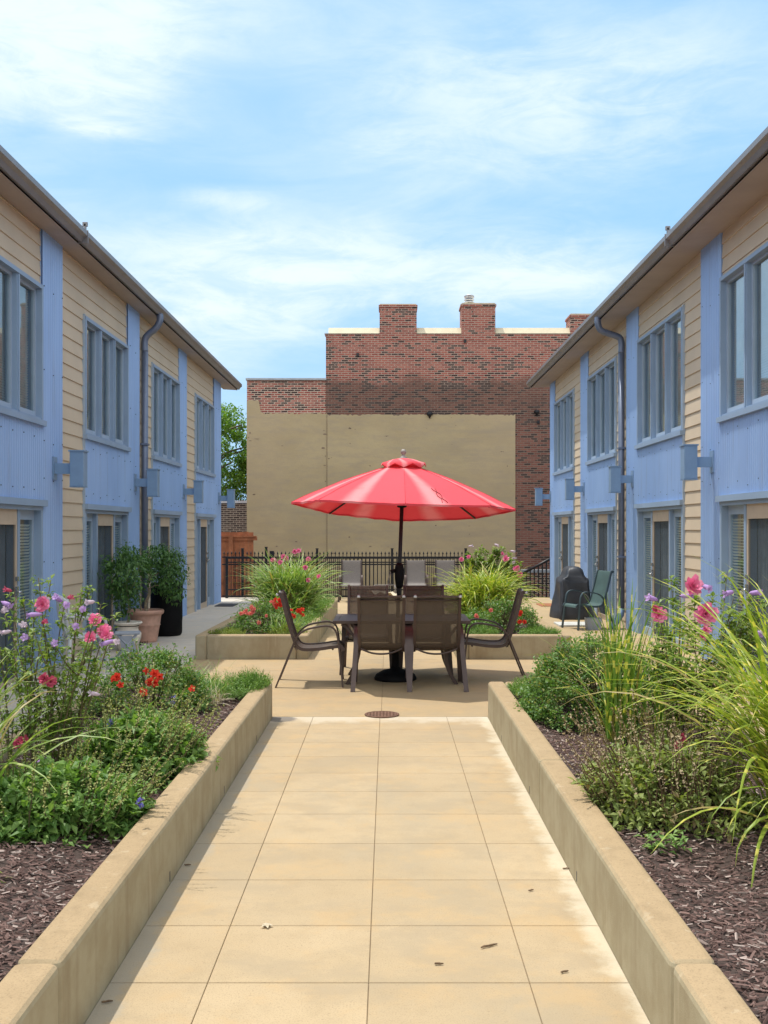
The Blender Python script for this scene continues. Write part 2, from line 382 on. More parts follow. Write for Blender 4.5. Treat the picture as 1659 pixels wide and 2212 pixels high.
M['bark'] = plain('bark', (.16, .12, .09), .9, var=.3, scale=25, bump=.5)
M['palebark'] = plain('pale_bark', (.33, .27, .19), .9, var=.25, scale=40, bump=.4)
M['stem'] = plain('shrub_stem', (.15, .12, .06), .8, var=.3, scale=20)
M['dry'] = plain('dry_twig', (.14, .09, .05), .9, var=.3, scale=40)
M['cloth'] = plain('beige_cloth', (.50, .43, .31), .9, var=.1, bump=.4, bscale=20)
M['finial'] = plain('finial_grey', (.27, .245, .22), .5)
def stuccomat():
    m, n, l, b = mat('stucco_tan'); t = NT(m); p = t.pos()
    a = t.noise(p, .55, 6, .62, (1, 1, 1.6)); f = t.noise(p, 3, 7, .7, (.5, 1, 1.6)); g = t.noise(p, 22, 5, .7)
    col = t.mix(t.rng(a, .3, .7), (.385, .30, .175), (.445, .35, .205))
    col = t.mix(t.math('MULTIPLY', t.rng(f, .42, .68), .55), col, (.33, .27, .195))
    lft = t.noise(p, .22, 3, .5, (1, 1, .25), (3, 3, 3)); col = t.mix(t.math('MULTIPLY', t.rng(lft, .42, .6), .3), col, (.45, .34, .22))
    hz = t.noise(p, 1.2, 6, .65, (.22, 1, 2.2), (1, 4, 8)); col = t.mix(t.math('MULTIPLY', t.rng(hz, .5, .66), .35), col, (.30, .25, .185))
    col = t.mix(t.math('MULTIPLY', t.rng(t.noise(p, .9, 5, .6, (.6, 1, 1.2), (9, 1, 3)), .5, .7), .35), col, (.46, .37, .21))
    spot = t.noise(p, 6, 3, .5, (.6, 1, 1.4), (2, 0, 6)); col = t.mix(t.rng(spot, .735, .75), col, (.14, .10, .07))
    col = t.mix(t.math('MULTIPLY', t.rng(g, .5, .75), .25), col, (.29, .22, .145))
    t.link(col, b.inputs['Base Color']); b.inputs['Roughness'].default_value = .92; b.inputs['Specular IOR Level'].default_value = .2
    t.bump(t.math('ADD', f, t.math('MULTIPLY', g, .4)), .35, .02, b); return m
M['stucco'] = stuccomat()
def glassmat(name, tint, refl):
    m, n, l, b = mat(name); t = NT(m)
    gl = t.new('ShaderNodeBsdfGlossy'); gl.inputs['Roughness'].default_value = .015; gl.inputs[0].default_value = (.88, .93, .95, 1)
    tr = t.new('ShaderNodeBsdfTransparent'); tr.inputs[0].default_value = tint+(1,); cap_ = .38
    fr = t.new('ShaderNodeFresnel'); fr.inputs[0].default_value = 1.5
    ms = t.new('ShaderNodeMixShader'); t.link(t.math('MINIMUM', t.math('MULTIPLY_ADD', fr.outputs[0], 1.0, refl), cap_), ms.inputs[0])
    t.link(tr.outputs[0], ms.inputs[1]); t.link(gl.outputs[0], ms.inputs[2]); t.link(ms.outputs[0], n['Material Output'].inputs[0]); return m
M['glass'] = glassmat('window_glass', (.86, .93, .94), .07)
M['sling'] = slingmat('brown_sling_mesh', (.10, .072, .052), .30)
M['slinggrey'] = slingmat('taupe_sling_mesh', (.20, .175, .16), .06)
def canopymat():
    m, n, l, b = mat('red_canopy_cloth'); t = NT(m); p = t.pos(True)
    s = t.new('ShaderNodeSeparateXYZ'); t.link(p, s.inputs[0])
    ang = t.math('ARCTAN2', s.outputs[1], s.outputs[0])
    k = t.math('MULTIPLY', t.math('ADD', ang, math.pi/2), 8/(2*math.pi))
    d = t.math('ABSOLUTE', t.math('SUBTRACT', t.math('FRACT', t.math('ADD', k, 8)), .47))    # 0 at mid panel, pale glare band painted into the cloth colour
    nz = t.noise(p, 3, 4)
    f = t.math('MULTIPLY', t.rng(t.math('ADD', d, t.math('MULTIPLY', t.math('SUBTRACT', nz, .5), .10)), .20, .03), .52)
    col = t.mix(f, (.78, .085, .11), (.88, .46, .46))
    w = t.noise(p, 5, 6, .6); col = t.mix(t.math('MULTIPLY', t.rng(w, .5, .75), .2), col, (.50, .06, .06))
    t.link(col, b.inputs['Base Color']); b.inputs['Roughness'].default_value = .8; b.inputs['Specular IOR Level'].default_value = .25
    tr = t.new('ShaderNodeBsdfTranslucent'); t.link(t.mix(1.0, col, (1, .5, .5), 'MULTIPLY'), tr.inputs[0])
    ms = t.new('ShaderNodeMixShader'); ms.inputs[0].default_value = .16
    t.link(b.outputs[0], ms.inputs[1]); t.link(tr.outputs[0], ms.inputs[2]); t.link(ms.outputs[0], n['Material Output'].inputs[0])
    t.bump(t.noise(p, 18, 4), .15, .01, b); return m
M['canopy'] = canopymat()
M['chips'] = leafmat('mulch_chips', (.075, .043, .036), (.22, .14, .12), .0, .9, (.42, .34, .30))

# ------------------------------------------------------------------ ground and paving
def gz(Y): return 0 if Y < 13.3 else -.0078*(Y-13.3)
g = MB(); g.quad((-400, -400, -.7), (400, -400, -.7), (400, 900, -.7), (-400, 900, -.7)); struct('ground', g, M['dirt'])
TX0, TX1, TEND = -14, 14, 26.9
# patio: slabs with open joints above a dirt bed
bed = MB(); ys = [-4, 13.3, TEND]
for a, b_ in zip(ys[:-1], ys[1:]):
    za, zb = gz(a)-.008, gz(b_)-.008
    bed.add([(TX0, a, za), (TX1, a, za), (TX1, b_, zb), (TX0, b_, zb), (TX0, a, -.75), (TX1, a, -.75), (TX1, b_, -.75), (TX0, b_, -.75)],
            [(0, 1, 2, 3), (0, 4, 5, 1), (2, 6, 7, 3), (1, 5, 6, 2), (3, 7, 4, 0)])
struct('pavement_bed', bed, M['joint'])
def slabs(xs, ys, gap=.003, bev=.002):
    mb = MB()
    for x0, x1 in zip(xs[:-1], xs[1:]):
        for y0, y1 in zip(ys[:-1], ys[1:]):
            a, b_, c, d = x0+gap*.45, x1-gap*.45, y0+gap, y1-gap
            z0, z1 = gz(c), gz(d)
            T = [(a+bev, c+bev, z0), (b_-bev, c+bev, z0), (b_-bev, d-bev, z1), (a+bev, d-bev, z1)]
            U = [(a, c, z0-bev), (b_, c, z0-bev), (b_, d, z1-bev), (a, d, z1-bev)]
            L = [(x, y, z-.03) for x, y, z in U]
            mb.add(T+U+L, [(0, 1, 2, 3)]+[(4+i, 4+(i+1) % 4, (i+1) % 4, i) for i in range(4)]+[(8+i, 8+(i+1) % 4, 4+(i+1) % 4, 4+i) for i in range(4)])
    return mb
WL, WR = -1.045, .905
py = [-3.2, -2.6, -2.03, -1.45, -.87, -.29, .29, .87, 1.45, 2.03, 2.61, 3.235, 3.818, 4.367, 4.937, 5.508, 6.077, 6.602, 7.097, 7.617, 8.12, 8.66, 9.23]
struct('path', slabs([WL, -.676, -.072, .531, WR], py), M['path'])
struct('patio', slabs([-2.55, -.06, 2.45], [9.238, 12.25, 13.3]), M['patio'])
far = slabs([-1.2, -.06, 1.1], [13.3, 16.3, 19.3, 22.2])
far2 = slabs([-2.55, -.06, 2.45], [22.2, 24.6, 26.9]); far.add(far2.v, far2.f)
struct('patio', far, M['patio'])
struct('walkway', slabs([-5.2, -2.55], [-4, -1, 2, 5, 8, 11, 13.3, 16, 19, 22, 24.6, 26.9], .003), M['walk'])
struct('walkway', slabs([2.45, 5.2], [-4, -1, 2, 5, 8, 11, 13.3, 16, 19, 22, 24.6, 26.9], .003), M['patio'])

# ------------------------------------------------------------------ planters
def planter(name, label, x0, x1, y0, y1, h, joints, inner):
    """concrete trough: four walls with rounded arrises, cut by open joints"""
    t = thing(name, label, 'planter', ((x0+x1)/2, (y0+y1)/2, gz((y0+y1)/2)), group='concrete planters in the courtyard')
    th = .15; zb = -.2
    def seg(a, b_, c, d, za, zb2):
        mb = MB(); mb.box(a, b_, c, d, min(za, zb2)-.35, 0)
        for i in range(len(mb.v)):
            x, y, z = mb.v[i]; top = z > -.1
            mb.v[i] = (x, y, (h+gz(y)) if top else gz(y)-.25)
        mb.build('wall', M['wall_c'], t, bevel=.028)
    cuts = [y0]+joints+[y1]
    for side in (0, 1):
        xa = (x0, x0+th) if side == 0 else (x1-th, x1)
        cc = cuts if side == inner else [y0, y1]
        for a, b_ in zip(cc[:-1], cc[1:]): seg(xa[0], xa[1], a+(.0025 if a != y0 else 0), b_-(.0025 if b_ != y1 else 0), 0, 0)
    if y0 < 0:
        xi = x1 if inner == 1 else x0
        for wy in (3.3, 4.88, 6.5, 8.1):
            mb = MB(); mb.box(xi-.001, xi+.001, wy-.006, wy+.006, .012, .06); mb.build('weep_hole', M['gap'], t)
    seg(x0+th-.001, x1-th+.001, y0, y0+th, 0, 0); seg(x0+th-.001, x1-th+.001, y1-th, y1, 0, 0)
    return t
PH = .322
planter('planter', 'long tan concrete planter left of the path, scarlet roses in it', -2.55, WL, -3.2, 9.23, PH, [3.255, 6.1], 1)
planter('planter', 'long tan concrete planter on the right of the path, big striped grass in it', WR, 2.45, -3.2, 9.23, PH, [3.255, 6.1], 0)
planter('planter', 'tan concrete planter beyond the table near the potted trees, coral roses in it', -2.52, WL, 13.3, 21.2, PH-.005, [], 1)
planter('planter', 'tan concrete planter beyond the table near the covered grill, mounded grass in it', WR, 2.40, 13.3, 21.2, PH-.005, [], 0)
SZ = .245
def soilz(x, y): return SZ+gz(y)+.025*math.sin(x*3.1+y*1.7)+.015*math.sin(x*7.3-y*4.1)
def mulch(x0, x1, y0, y1, n, size, rr):
    nx, ny = 14, int((y1-y0)*6); mb = MB()
    vs = [(x0+(x1-x0)*i/nx, y0+(y1-y0)*j/ny, soilz(x0+(x1-x0)*i/nx, y0+(y1-y0)*j/ny)) for j in range(ny+1) for i in range(nx+1)]
    mb.add(vs, [(j*(nx+1)+i, j*(nx+1)+i+1, (j+1)*(nx+1)+i+1, (j+1)*(nx+1)+i) for j in range(ny) for i in range(nx)], smooth=True)
    struct('soil', mb, M['soil'])
    mb = MB()
    for i in range(n):
        y = y0+(y1-y0)*rr.random()**1.5; x = rr.uniform(x0+.02, x1-.02); z = soilz(x, y)+rr.uniform(.002, .022)
        L = size*rr.uniform(.3, 1.3)*(1.8 if rr.random() < .08 else 1); w = size*rr.uniform(.08, .34); a = rr.gauss(0, .75); tl = rr.gauss(0, .22); ro = rr.gauss(0, .45)
        d = Vector((math.cos(a)*math.cos(tl), math.sin(a)*math.cos(tl), math.sin(tl))); s = d.cross(Vector((0, 0, 1))).normalized()
        u = s.cross(d); s = s*math.cos(ro)+u*math.sin(ro); p = Vector((x, y, z)); k = u*size*.10
        mb.add([p-d*L/2-s*w/2, p+d*L/2*rr.uniform(.7, 1)-s*w/2, p+d*L/2+s*w/2, p-d*L/2*rr.uniform(.6, 1)+s*w/2, p-d*L/2+k, p+d*L/2+k], [(0, 1, 5, 4), (4, 5, 2, 3)])
    struct('mulch', mb, M['chips'], 'stuff')
rr = random.Random(3)
mulch(-2.41, -1.19, 2.0, 9.08, 24000, .032, rr); mulch(1.05, 2.31, 2.0, 9.08, 24000, .032, rr)
mulch(-2.38, -1.19, 13.44, 21.0, 2500, .06, rr); mulch(1.05, 2.26, 13.44, 21.0, 2500, .06, rr)

# ------------------------------------------------------------------ the two apartment rows
def row_building(side, Xw, y_first, period, wp, ws, nb0, nb1, corner, zs, label, eavex):
    """side -1 left, +1 right; pilaster, lap siding strip, window column, repeated along y"""
    t = thing('apartment_building', label, 'building', (side*(Xw+4), 13, -.1))
    zf, zdoor, zsill, zwt, zt = zs
    X = lambda u: side*(Xw-u)                 # u = metres out from the wall face into the courtyard
    def bx(mb, u0, u1, y0, y1, z0, z1):
        a, b_ = sorted((X(u0), X(u1))); mb.box(a, b_, y0, y1, z0, z1)
    def corr(mb, y0, y1, z0, z1, pitch=.068, dep=.011):
        n = max(4, int((y1-y0)/pitch*6)); vs = []
        for i in range(n+1):
            y = y0+(y1-y0)*i/n; s = math.sin(2*math.pi*y/pitch); u = dep*max(-.75, min(.75, s))
            vs += [(X(u), y, z0), (X(u), y, z1)]
        mb.add(vs, [(2*i, 2*i+2, 2*i+3, 2*i+1) for i in range(n)])
        bx(mb, -.25, -.012, y0, y1, z0, z1)
    def lap(mb, y0, y1, z0, z1, e=.178, u=-.03):
        k0 = math.floor((z0-zf)/e); z = zf+k0*e
        vs = []
        while z < z1-1e-4:
            a, b_ = max(z, z0), min(z+e, z1)
            mb.add([(X(u+.018), y0, a), (X(u+.018), y1, a), (X(u+.003), y1, b_), (X(u+.003), y0, b_), (X(u+.018), y0, a), (X(u+.018), y1, a), (X(u+.002), y1, a-.001), (X(u+.002), y0, a-.001)],
                   [(0, 1, 2, 3), (4, 5, 6, 7)])
            z += e
        bx(mb, -.25, u, y0, y1, z0, z1)
    cw, sd, pl, gp = MB(), MB(), MB(), MB()
    win_proto = door_proto = None
    wdt = period-wp-ws
    def window(y0, first=None):
        if first:
            c = dup(first, (0, 0, 0), 0, ''); del c['label']; c.parent = t; c.location = first.location+Vector((0, y0-window.y, 0)); return c
        window.y = y0; y1 = y0+wdt; fr = MB(); d = .13
        bx(fr, -d, .018, y0+.001, y0+.05, zsill, zwt); bx(fr, -d, .018, y1-.05, y1-.001, zsill, zwt)
        bx(fr, -d, .020, y0+.001, y1-.001, zwt-.05, zwt-.001); bx(fr, -d, .006, y0+.05, y1-.05, zsill, zsill+.03)
        w3 = (y1-y0-.1)/3
        for k in (1, 2):
            yc = y0+.05+w3*k; bx(fr, -d, -.0, yc-.042, yc-.018, zsill+.03, zwt-.05); bx(fr, -d, .014, yc-.018, yc+.018, zsill+.03, zwt-.05); bx(fr, -d, -.0, yc+.018, yc+.042, zsill+.03, zwt-.05)
        f = fr.build('window', M['trim'], t)
        s = MB(); bx(s, -.12, .05, y0-.03, y1+.03, zsill-.065, zsill-.001); s.build('sill', M['trim'], f, world=False)
        for k in range(3):
            a = y0+.05+w3*k+(.042 if k else 0); b_ = y0+.05+w3*(k+1)-(.042 if k < 2 else 0); q = MB(); s_ = .036; z0_, z1_ = zsill+.03, zwt-.05
            bx(q, -.10, -.055, a, a+s_, z0_, z1_); bx(q, -.10, -.055, b_-s_, b_, z0_, z1_)
            bx(q, -.10, -.055, a+s_, b_-s_, z0_, z0_+.07); bx(q, -.10, -.055, a+s_, b_-s_, z1_-s_, z1_)
            q.build('sash', M['sash'], f, world=False)
            p = MB(); p.quad((X(-.08), a+s_, z0_+.07), (X(-.08), b_-s_, z0_+.07), (X(-.08), b_-s_, z1_-s_), (X(-.08), a+s_, z1_-s_)); p.build('pane', M['glass'], f, world=False)
        bl = MB(); n = int((zwt-zsill-.1)/.03)
        for i in range(n):
            z = zsill+.04+i*.03; bl.quad((X(-.155), y0+.07, z), (X(-.155), y1-.07, z), (X(-.137), y1-.07, z+.021), (X(-.137), y0+.07, z+.021))
        bl.build('blind', M['curtain'], f, world=False)
        return f
    def door(y0, first=None):
        if first:
            c = dup(first, (0, 0, 0), 0, ''); del c['label']; c.parent = t; c.location = first.location+Vector((0, y0-door.y, 0)); return c
        door.y = y0; y1 = y0+wdt; d = .15; fr = MB()
        bx(fr, -d, .012, y0+.001, y0+.06, zf, zdoor); bx(fr, -d, .012, y1-.06, y1-.001, zf, zdoor); bx(fr, -d, .014, y0+.001, y1-.001, zdoor-.05, zdoor-.001)
        a, b_ = y0+(y1-y0)*.31, y0+(y1-y0)*.68
        bx(fr, -d, -.02, a-.07, a-.002, zf, zdoor-.05); bx(fr, -d, -.02, b_+.002, b_+.07, zf, zdoor-.05)
        f = fr.build('patio_door', M['trim'], t)
        hd = MB(); bx(hd, -.02, .055, y0-.02, y1+.05, zdoor, zdoor+.075); hd.build('head_trim', M['trim'], f, world=False)
        for (c, e) in ((y0+.06, a-.07), (b_+.07, y1-.06)):
            q = MB(); s_ = .05; z0_, z1_ = zf+.02, zdoor-.05
            bx(q, -.12, -.075, c, c+s_, z0_, z1_); bx(q, -.12, -.075, e-s_, e, z0_, z1_); bx(q, -.12, -.075, c+s_, e-s_, z0_, z0_+.18); bx(q, -.12, -.075, c+s_, e-s_, z1_-.11, z1_)
            q.build('sidelight', M['sash'], f, world=False)
            p = MB(); p.quad((X(-.09), c+s_, z0_+.18), (X(-.09), e-s_, z0_+.18), (X(-.09), e-s_, z1_-.11), (X(-.09), c+s_, z1_-.11)); p.build('pane', M['glass'], f, world=False)
            bl = MB(); n = int((z1_-z0_-.3)/.036)
            for i in range(n):
                z = z0_+.18+i*.036; bl.quad((X(-.125), c+s_, z), (X(-.125), e-s_, z), (X(-.105), e-s_, z+.024), (X(-.105), c+s_, z+.024))
            bl.build('blind', M['blind'], f, world=False)
        q = MB(); s_ = .04; z0_, z1_ = zf+.015, zdoor-.05
        bx(q, -.06, -.03, a, a+s_, z0_, z1_); bx(q, -.06, -.03, b_-s_, b_, z0_, z1_); bx(q, -.06, -.03, a+s_, b_-s_, z0_, z0_+.12); bx(q, -.06, -.025, a+s_, b_-s_, z1_-.17, z1_)
        q.build('screen_door', M['tantrim'], f, world=False)
        p = MB(); p.quad((X(-.045), a+s_, z0_+.12), (X(-.045), b_-s_, z0_+.12), (X(-.045), b_-s_, z1_-.17), (X(-.045), a+s_, z1_-.17)); p.build('screen_mesh', M['screen'], f, world=False)
        h = MB(); h.tube([(X(-.03), b_-.035, 1.0), (X(.035), b_-.035, 1.0), (X(.035), b_-.13, 1.0)], .011, 8); 
        bx(h, -.03, -.005, b_-.06, b_-.012, .95, 1.06); h.build('handle', M['steel'], f, world=False)
        h = MB(); bx(h, -.03, .0, b_-.055, b_-.017, 1.12, 1.17); h.build('deadbolt', M['steel'], f, world=False)
        cu = MB(); n = 24
        vs = []
        for i in range(n+1):
            y = a+s_+(b_-a-2*s_)*i/n; u = -.17+.02*math.sin(i*1.9); vs += [(X(u), y, z0_), (X(u), y, z1_)]
        cu.add(vs, [(2*i, 2*i+2, 2*i+3, 2*i+1) for i in range(n)]); cu.build('curtain', M['drape'], f, world=False)
        return f
    for k in range(nb0, nb1+1):
        y = y_first+k*period; last = k == nb1
        yw = corner if last else y+wp
        corr(cw, y, yw, zf, zt)
        if last: break
        bx(gp, -.12, -.002, y+wp+.001, y+wp+.022, zf, zt)
        s0, s1 = y+wp+.022, y+wp+ws
        lap(sd, s0, s1, zf, zt); w0, w1 = s1, y+period
        bx(pl, -.10, .012, s1-.022, s1-.002, zf, zwt+.02)
        lap(sd, w0, w1-.0, zwt, zt)
        corr(cw, w0, w1, zdoor+.075, zsill-.065)
        f = window(w0, win_proto); win_proto = win_proto or f
        f = door(w0, door_proto); door_proto = door_proto or f
    y_a, y_b = y_first+nb0*period, corner
    fx = MB(); yy = y_a+.12; n_ = 0
    while yy < y_b-.05:
        on_pil = ((yy-y_first) % period) < wp or yy > y_first+nb1*period; on_win = ((yy-y_first) % period) > ws+wp
        for zz in ((.35, 1.3, 2.3, 2.75, 3.6, 4.6) if on_pil else (zdoor+.2, zsill-.2) if on_win else ()):
            z_ = zz+.03*math.sin(yy*9); bx(fx, .006, .013, yy-.006, yy+.006, z_-.006, z_+.006)
        yy += .34
    o = fx.build('fixings', M['gap'], t); o['kind'] = 'stuff'
    # far end wall, back of the rooms, body
    bx(cw, -8, -.26, y_b-.25, y_b-.001, zf, zt); cw.build('corrugated_wall', M['corr'], t); sd.build('siding', M['siding'], t)
    pl.build('corner_trim', M['sash'], t); gp.build('shadow_gap', M['gap'], t)
    it = MB(); bx(it, -.62, -.6, y_a, y_b-.3, zf-.05, zt); bx(it, -.62, -.26, y_a, y_b-.3, zdoor+.3, zdoor+.36); it.build('inner_wall', M['dark'], t)
    bs = MB(); bx(bs, -.2, .022, y_a, y_b+.012, zf-.25, zf-.002); bs.build('base_kerb', M['walk'], t)
    # roof: soffit, fascia, gutter, slope
    ye = y_b+1.0 if side < 0 else y_b+.5
    ez = zt+.13; e = eavex
    so_ = MB(); so_.quad((X(-.1), y_a, zt), (X(-.1), ye, zt), (X(e-.12), ye, zt-.02), (X(e-.12), y_a, zt-.02)); bx(so_, e-.12, e-.10, y_a, ye, zt-.025, ez-.01); so_.build('soffit', M['soffit'], t)
    rf = MB()
    P = [(e-.1, ez-.01), (-8, ez+1.9), (-8, ez+1.75), (e-.1, ez-.15)]
    vs = [(X(u), yy, z) for yy in (y_a, ye) for u, z in P]
    rf.add(vs, [(0, 1, 2, 3), (4, 7, 6, 5), (0, 4, 5, 1), (3, 2, 6, 7), (0, 3, 7, 4)])
    rf.build('roof', M['roof'], t)
    gt = MB(); pr = [(e-.10, ez-.0), (e-.10, ez-.13), (e-.05, ez-.14), (e-.02, ez-.09), (e+.02, ez-.06), (e+.02, ez+.0), (e+.008, ez+.0), (e+.006, ez-.05), (e-.03, ez-.08), (e-.06, ez-.12), (e-.088, ez-.12), (e-.088, ez)]
    vs = [(X(u), yy, z) for yy in (y_a, ye) for u, z in pr]; n = len(pr)
    gt.add(vs, [(i, (i+1) % n, n+(i+1) % n, n+i) for i in range(n)]+[tuple(range(n)), tuple(range(2*n-1, n-1, -1))]); gutter = gt.build('gutter', M['gutter'], t)
    ys_ = y_first+period*.0+.55
    sm = MB(); bx(sm, e-.105, e+.026, ys_, ys_+.02, ez-.15, ez+.012); bx(sm, e-.03, e-.01, ys_+.02, ys_+.06, ez-.02, ez+.10); bx(sm, e-.05, e+.01, ys_+.02, ys_+.05, ez+.07, ez+.12); sm.build('gutter_bracket', M['gutter'], gutter, world=False)
    # downspout on the siding strip after the second pilaster
    yd = y_first+period+wp+.13; dp = MB(); dz = zt
    dp.tube(smoothpath([(X(e-.05), yd, ez-.12), (X(e-.05), yd, ez-.24), (X(e-.12), yd, ez-.36), (X(.12), yd, ez-.46), (X(.06), yd, ez-.56), (X(.06), yd, ez-.75)], 5), .058, 8)
    dp.tube([(X(.06), yd, ez-.75), (X(.06), yd, zf+.38)], .058, 8)
    dp.build('downspout', M['pipe'], t)
    el = MB(); el.tube([(X(.06), yd, zf+.40), (X(.07), yd, zf+.30), (X(.22), yd-.08, zf+.10), (X(.27), yd-.10, zf+.09)], .062, 8); el.build('downspout_kick', M['lamp'], t)
    br_ = MB()
    for zz in (1.2, 3.1): bx(br_, 0, .125, yd-.075, yd+.075, zz, zz+.03)
    br_.build('downspout_strap', M['pipe'], t)
    return t
LP, RP = 3.99, 4.22
row_building(-1, 4.12, 12.13, LP, .75, .95, -3, 3, 25.1, (-.09, 1.97, 2.99, 4.60, 5.28),
             'left two-storey apartment row with potted trees at its doors, cream siding and blue corrugated metal', .36)
row_building(1, 4.15, 12.70, RP, .79, .83, -3, 3, 26.05, (-.09, 2.04, 3.09, 4.83, 5.40),
             'right two-storey apartment row behind the covered grill, cream siding and blue corrugated metal', .52)

# wall lamps
def lamp_proto(label, group):
    t = thing('wall_lamp', label, 'wall lamp', group=group)
    b = MB(); b.box(-.085, .085, -.085, .085, -.215, .21); b.build('lamp_box', M['lamp'], t, bevel=.006)
    c = MB(); c.box(-.098, .098, -.098, .098, .21, .228); c.build('cap', M['lamp'], t)
    c = MB(); c.box(-.09, .09, -.09, .09, -.225, -.216); c.build('bottom_rim', M['lamp'], t)
    a = MB(); a.box(.086, .285, -.03, .03, -.06, .07); a.build('arm', M['lamp'], t)
    p = MB(); p.box(.286, .306, -.07, .07, -.13, .15); p.build('wall_plate', M['lamp'], t)
    return t
LPR = lamp_proto('blue-grey box lamp on the left apartment row, nearest of its four, before the cream siding', 'box lamps on the left apartment row')
ltxt = ['blue-grey box lamp on the left apartment row, in front of the downspout', 'blue-grey box lamp on the left apartment row, next one beyond the downspout', 'blue-grey box lamp at the far corner of the left apartment row, tree behind it']
rtxt = ['blue-grey box lamp on the right apartment row, nearest of its four, before the cream siding', 'blue-grey box lamp on the right apartment row, in front of the downspout',
        'blue-grey box lamp on the right apartment row, above the covered grill', 'blue-grey box lamp at the far corner of the right apartment row, bricks behind it']
for k, y in enumerate((12.55, 16.55, 20.5, 24.75)):
    loc = (-4.12+.308, y, (2.44, 2.45, 2.45, 2.44)[k])
    o = LPR if k == 0 else dup(LPR, loc, math.pi, ltxt[k-1]); o.location = loc; o.rotation_euler = (0, 0, math.pi)
for k, y in enumerate((13.0, 17.25, 21.55, 25.95)):
    o = dup(LPR, (4.15-.308, y, (2.55, 2.54, 2.54, 2.52)[k]), 0, rtxt[k]); o['group'] = 'box lamps on the right apartment row'

# ------------------------------------------------------------------ brick building behind
BY = 33.0
bb = thing('brick_building', 'old red brick building closing the courtyard, tan stucco panel and chimneys', 'building', (1, BY+4, -.7))
def bpx(x): return (x-VX)/F*BY
def bpz(y): return EYE-(y-VY)/F*BY
w = MB(); w.box(bpx(704), 11, BY, BY+10, -.9, bpz(722)); w.build('wall', M['brick'], bb)
w = MB(); w.box(bpx(533), bpx(704)-.002, BY+.03, BY+10, -.9, bpz(821)); w.build('wing_wall', M['brickleft'], bb)
for (a, b_, yt) in ((820, 900, 657), (997, 1070, 655), (1232, 1300, 678)):
    c = MB(); c.box(bpx(a), bpx(b_), BY-.012, BY+.8, bpz(722)+.004 if a > 1200 else bpz(735), bpz(yt)-.10); c.box(bpx(a)-.03, bpx(b_)+.03, BY-.04, BY+.83, bpz(yt)-.10, bpz(yt)-.03)
    ch = c.build('chimney', M['brick'], bb)
    k = MB(); k.box(bpx(a)+.01, bpx(b_)-.01, BY-.01, BY+.8, bpz(yt)-.03, bpz(yt)+.01); k.build('chimney_cap', M['cream'], ch, world=False)
v = MB(); cx = bpx(1015); v.lathe([(.07, 0), (.07, .30)], 16, (cx, BY+.3, bpz(655)))
for z in (.05, .13, .21): v.lathe([(.12, z), (.17, z+.03), (.17, z+.04), (.10, z+.07)], 20, (cx, BY+.3, bpz(655)))
v.lathe([(.17, .29), (.10, .34), (.01, .36)], 20, (cx, BY+.3, bpz(655))); v.build('flue_vent', M['steel'], bb)
for (a, b_) in ((709, 820), (900, 997), (1070, 1232)):
    cp = MB()
    xa, xb = bpx(a)+.004, bpx(b_)-.004
    cp.add([(xa, BY+.02, bpz(720)), (xb, BY+.02, bpz(720)), (xb, BY+.16, bpz(706)), (xa, BY+.16, bpz(706)), (xa, BY+.4, bpz(706)), (xb, BY+.4, bpz(706)), (xa, BY+.4, bpz(722)), (xb, BY+.4, bpz(722))],
           [(0, 1, 2, 3), (3, 2, 5, 4), (4, 5, 7, 6), (0, 3, 4, 6), (1, 7, 5, 2)])
    cp.build('roof_coping', M['cream'], bb)
cp = MB(); cp.box(bpx(531), bpx(705), BY-.05, BY+.4, bpz(821), bpz(819)+.03); cp.box(bpx(701), bpx(709), BY-.03, BY+.5, bpz(722)+.001, bpz(722)+.035); cp.build('metal_coping', M['copmetal'], bb)
def stucco(xa, xb, zt_, yf, n, seed, notch=0):
    q = random.Random(seed); mb = MB(); vs = []
    for i in range(n+1):
        x = xa+(xb-xa)*i/n; z = zt_+q.choice((0, 0, .0, .02, -.03, .015, -.015))+ (notch if i < n*.16 else 0)
        vs += [(x, yf, -.9), (x, yf, z), (x, yf+.02+.05, z), ]
    mb.add(vs, [(3*i, 3*i+3, 3*i+4, 3*i+1) for i in range(n)]+[(3*i+1, 3*i+4, 3*i+5, 3*i+2) for i in range(n)])
    mb.add([(xb, yf, -.9), (xb, yf+.08, -.9), (xb, yf+.08, zt_), (xb, yf, zt_)], [(0, 1, 2, 3)])
    mb.build('stucco', M['stucco'], bb)
stucco(bpx(533)+.001, bpx(706), bpz(893), BY-.005, 40, 5, .42)
stucco(bpx(707), bpx(1113), bpz(896), BY-.035, 90, 9)
an = MB()
for (x, y, s) in ((928, 898, 1), (1159, 893, .9)):
    p = Vector((bpx(x), BY-.06, bpz(y))); an.lathe([(.01, -.10*s), (.05*s, -.02*s), (.11*s, .04*s), (.09*s, .10*s), (.02, .12*s)], 8, p)
for (x, y) in ((1160, 915), (1002, 740), (770, 770)): an.box(bpx(x), bpx(x)+.08, BY-.05, BY+.01, bpz(y), bpz(y)+.10)
an.build('wall_anchor', M['black'], bb)
cr = MB(); q = random.Random(4)
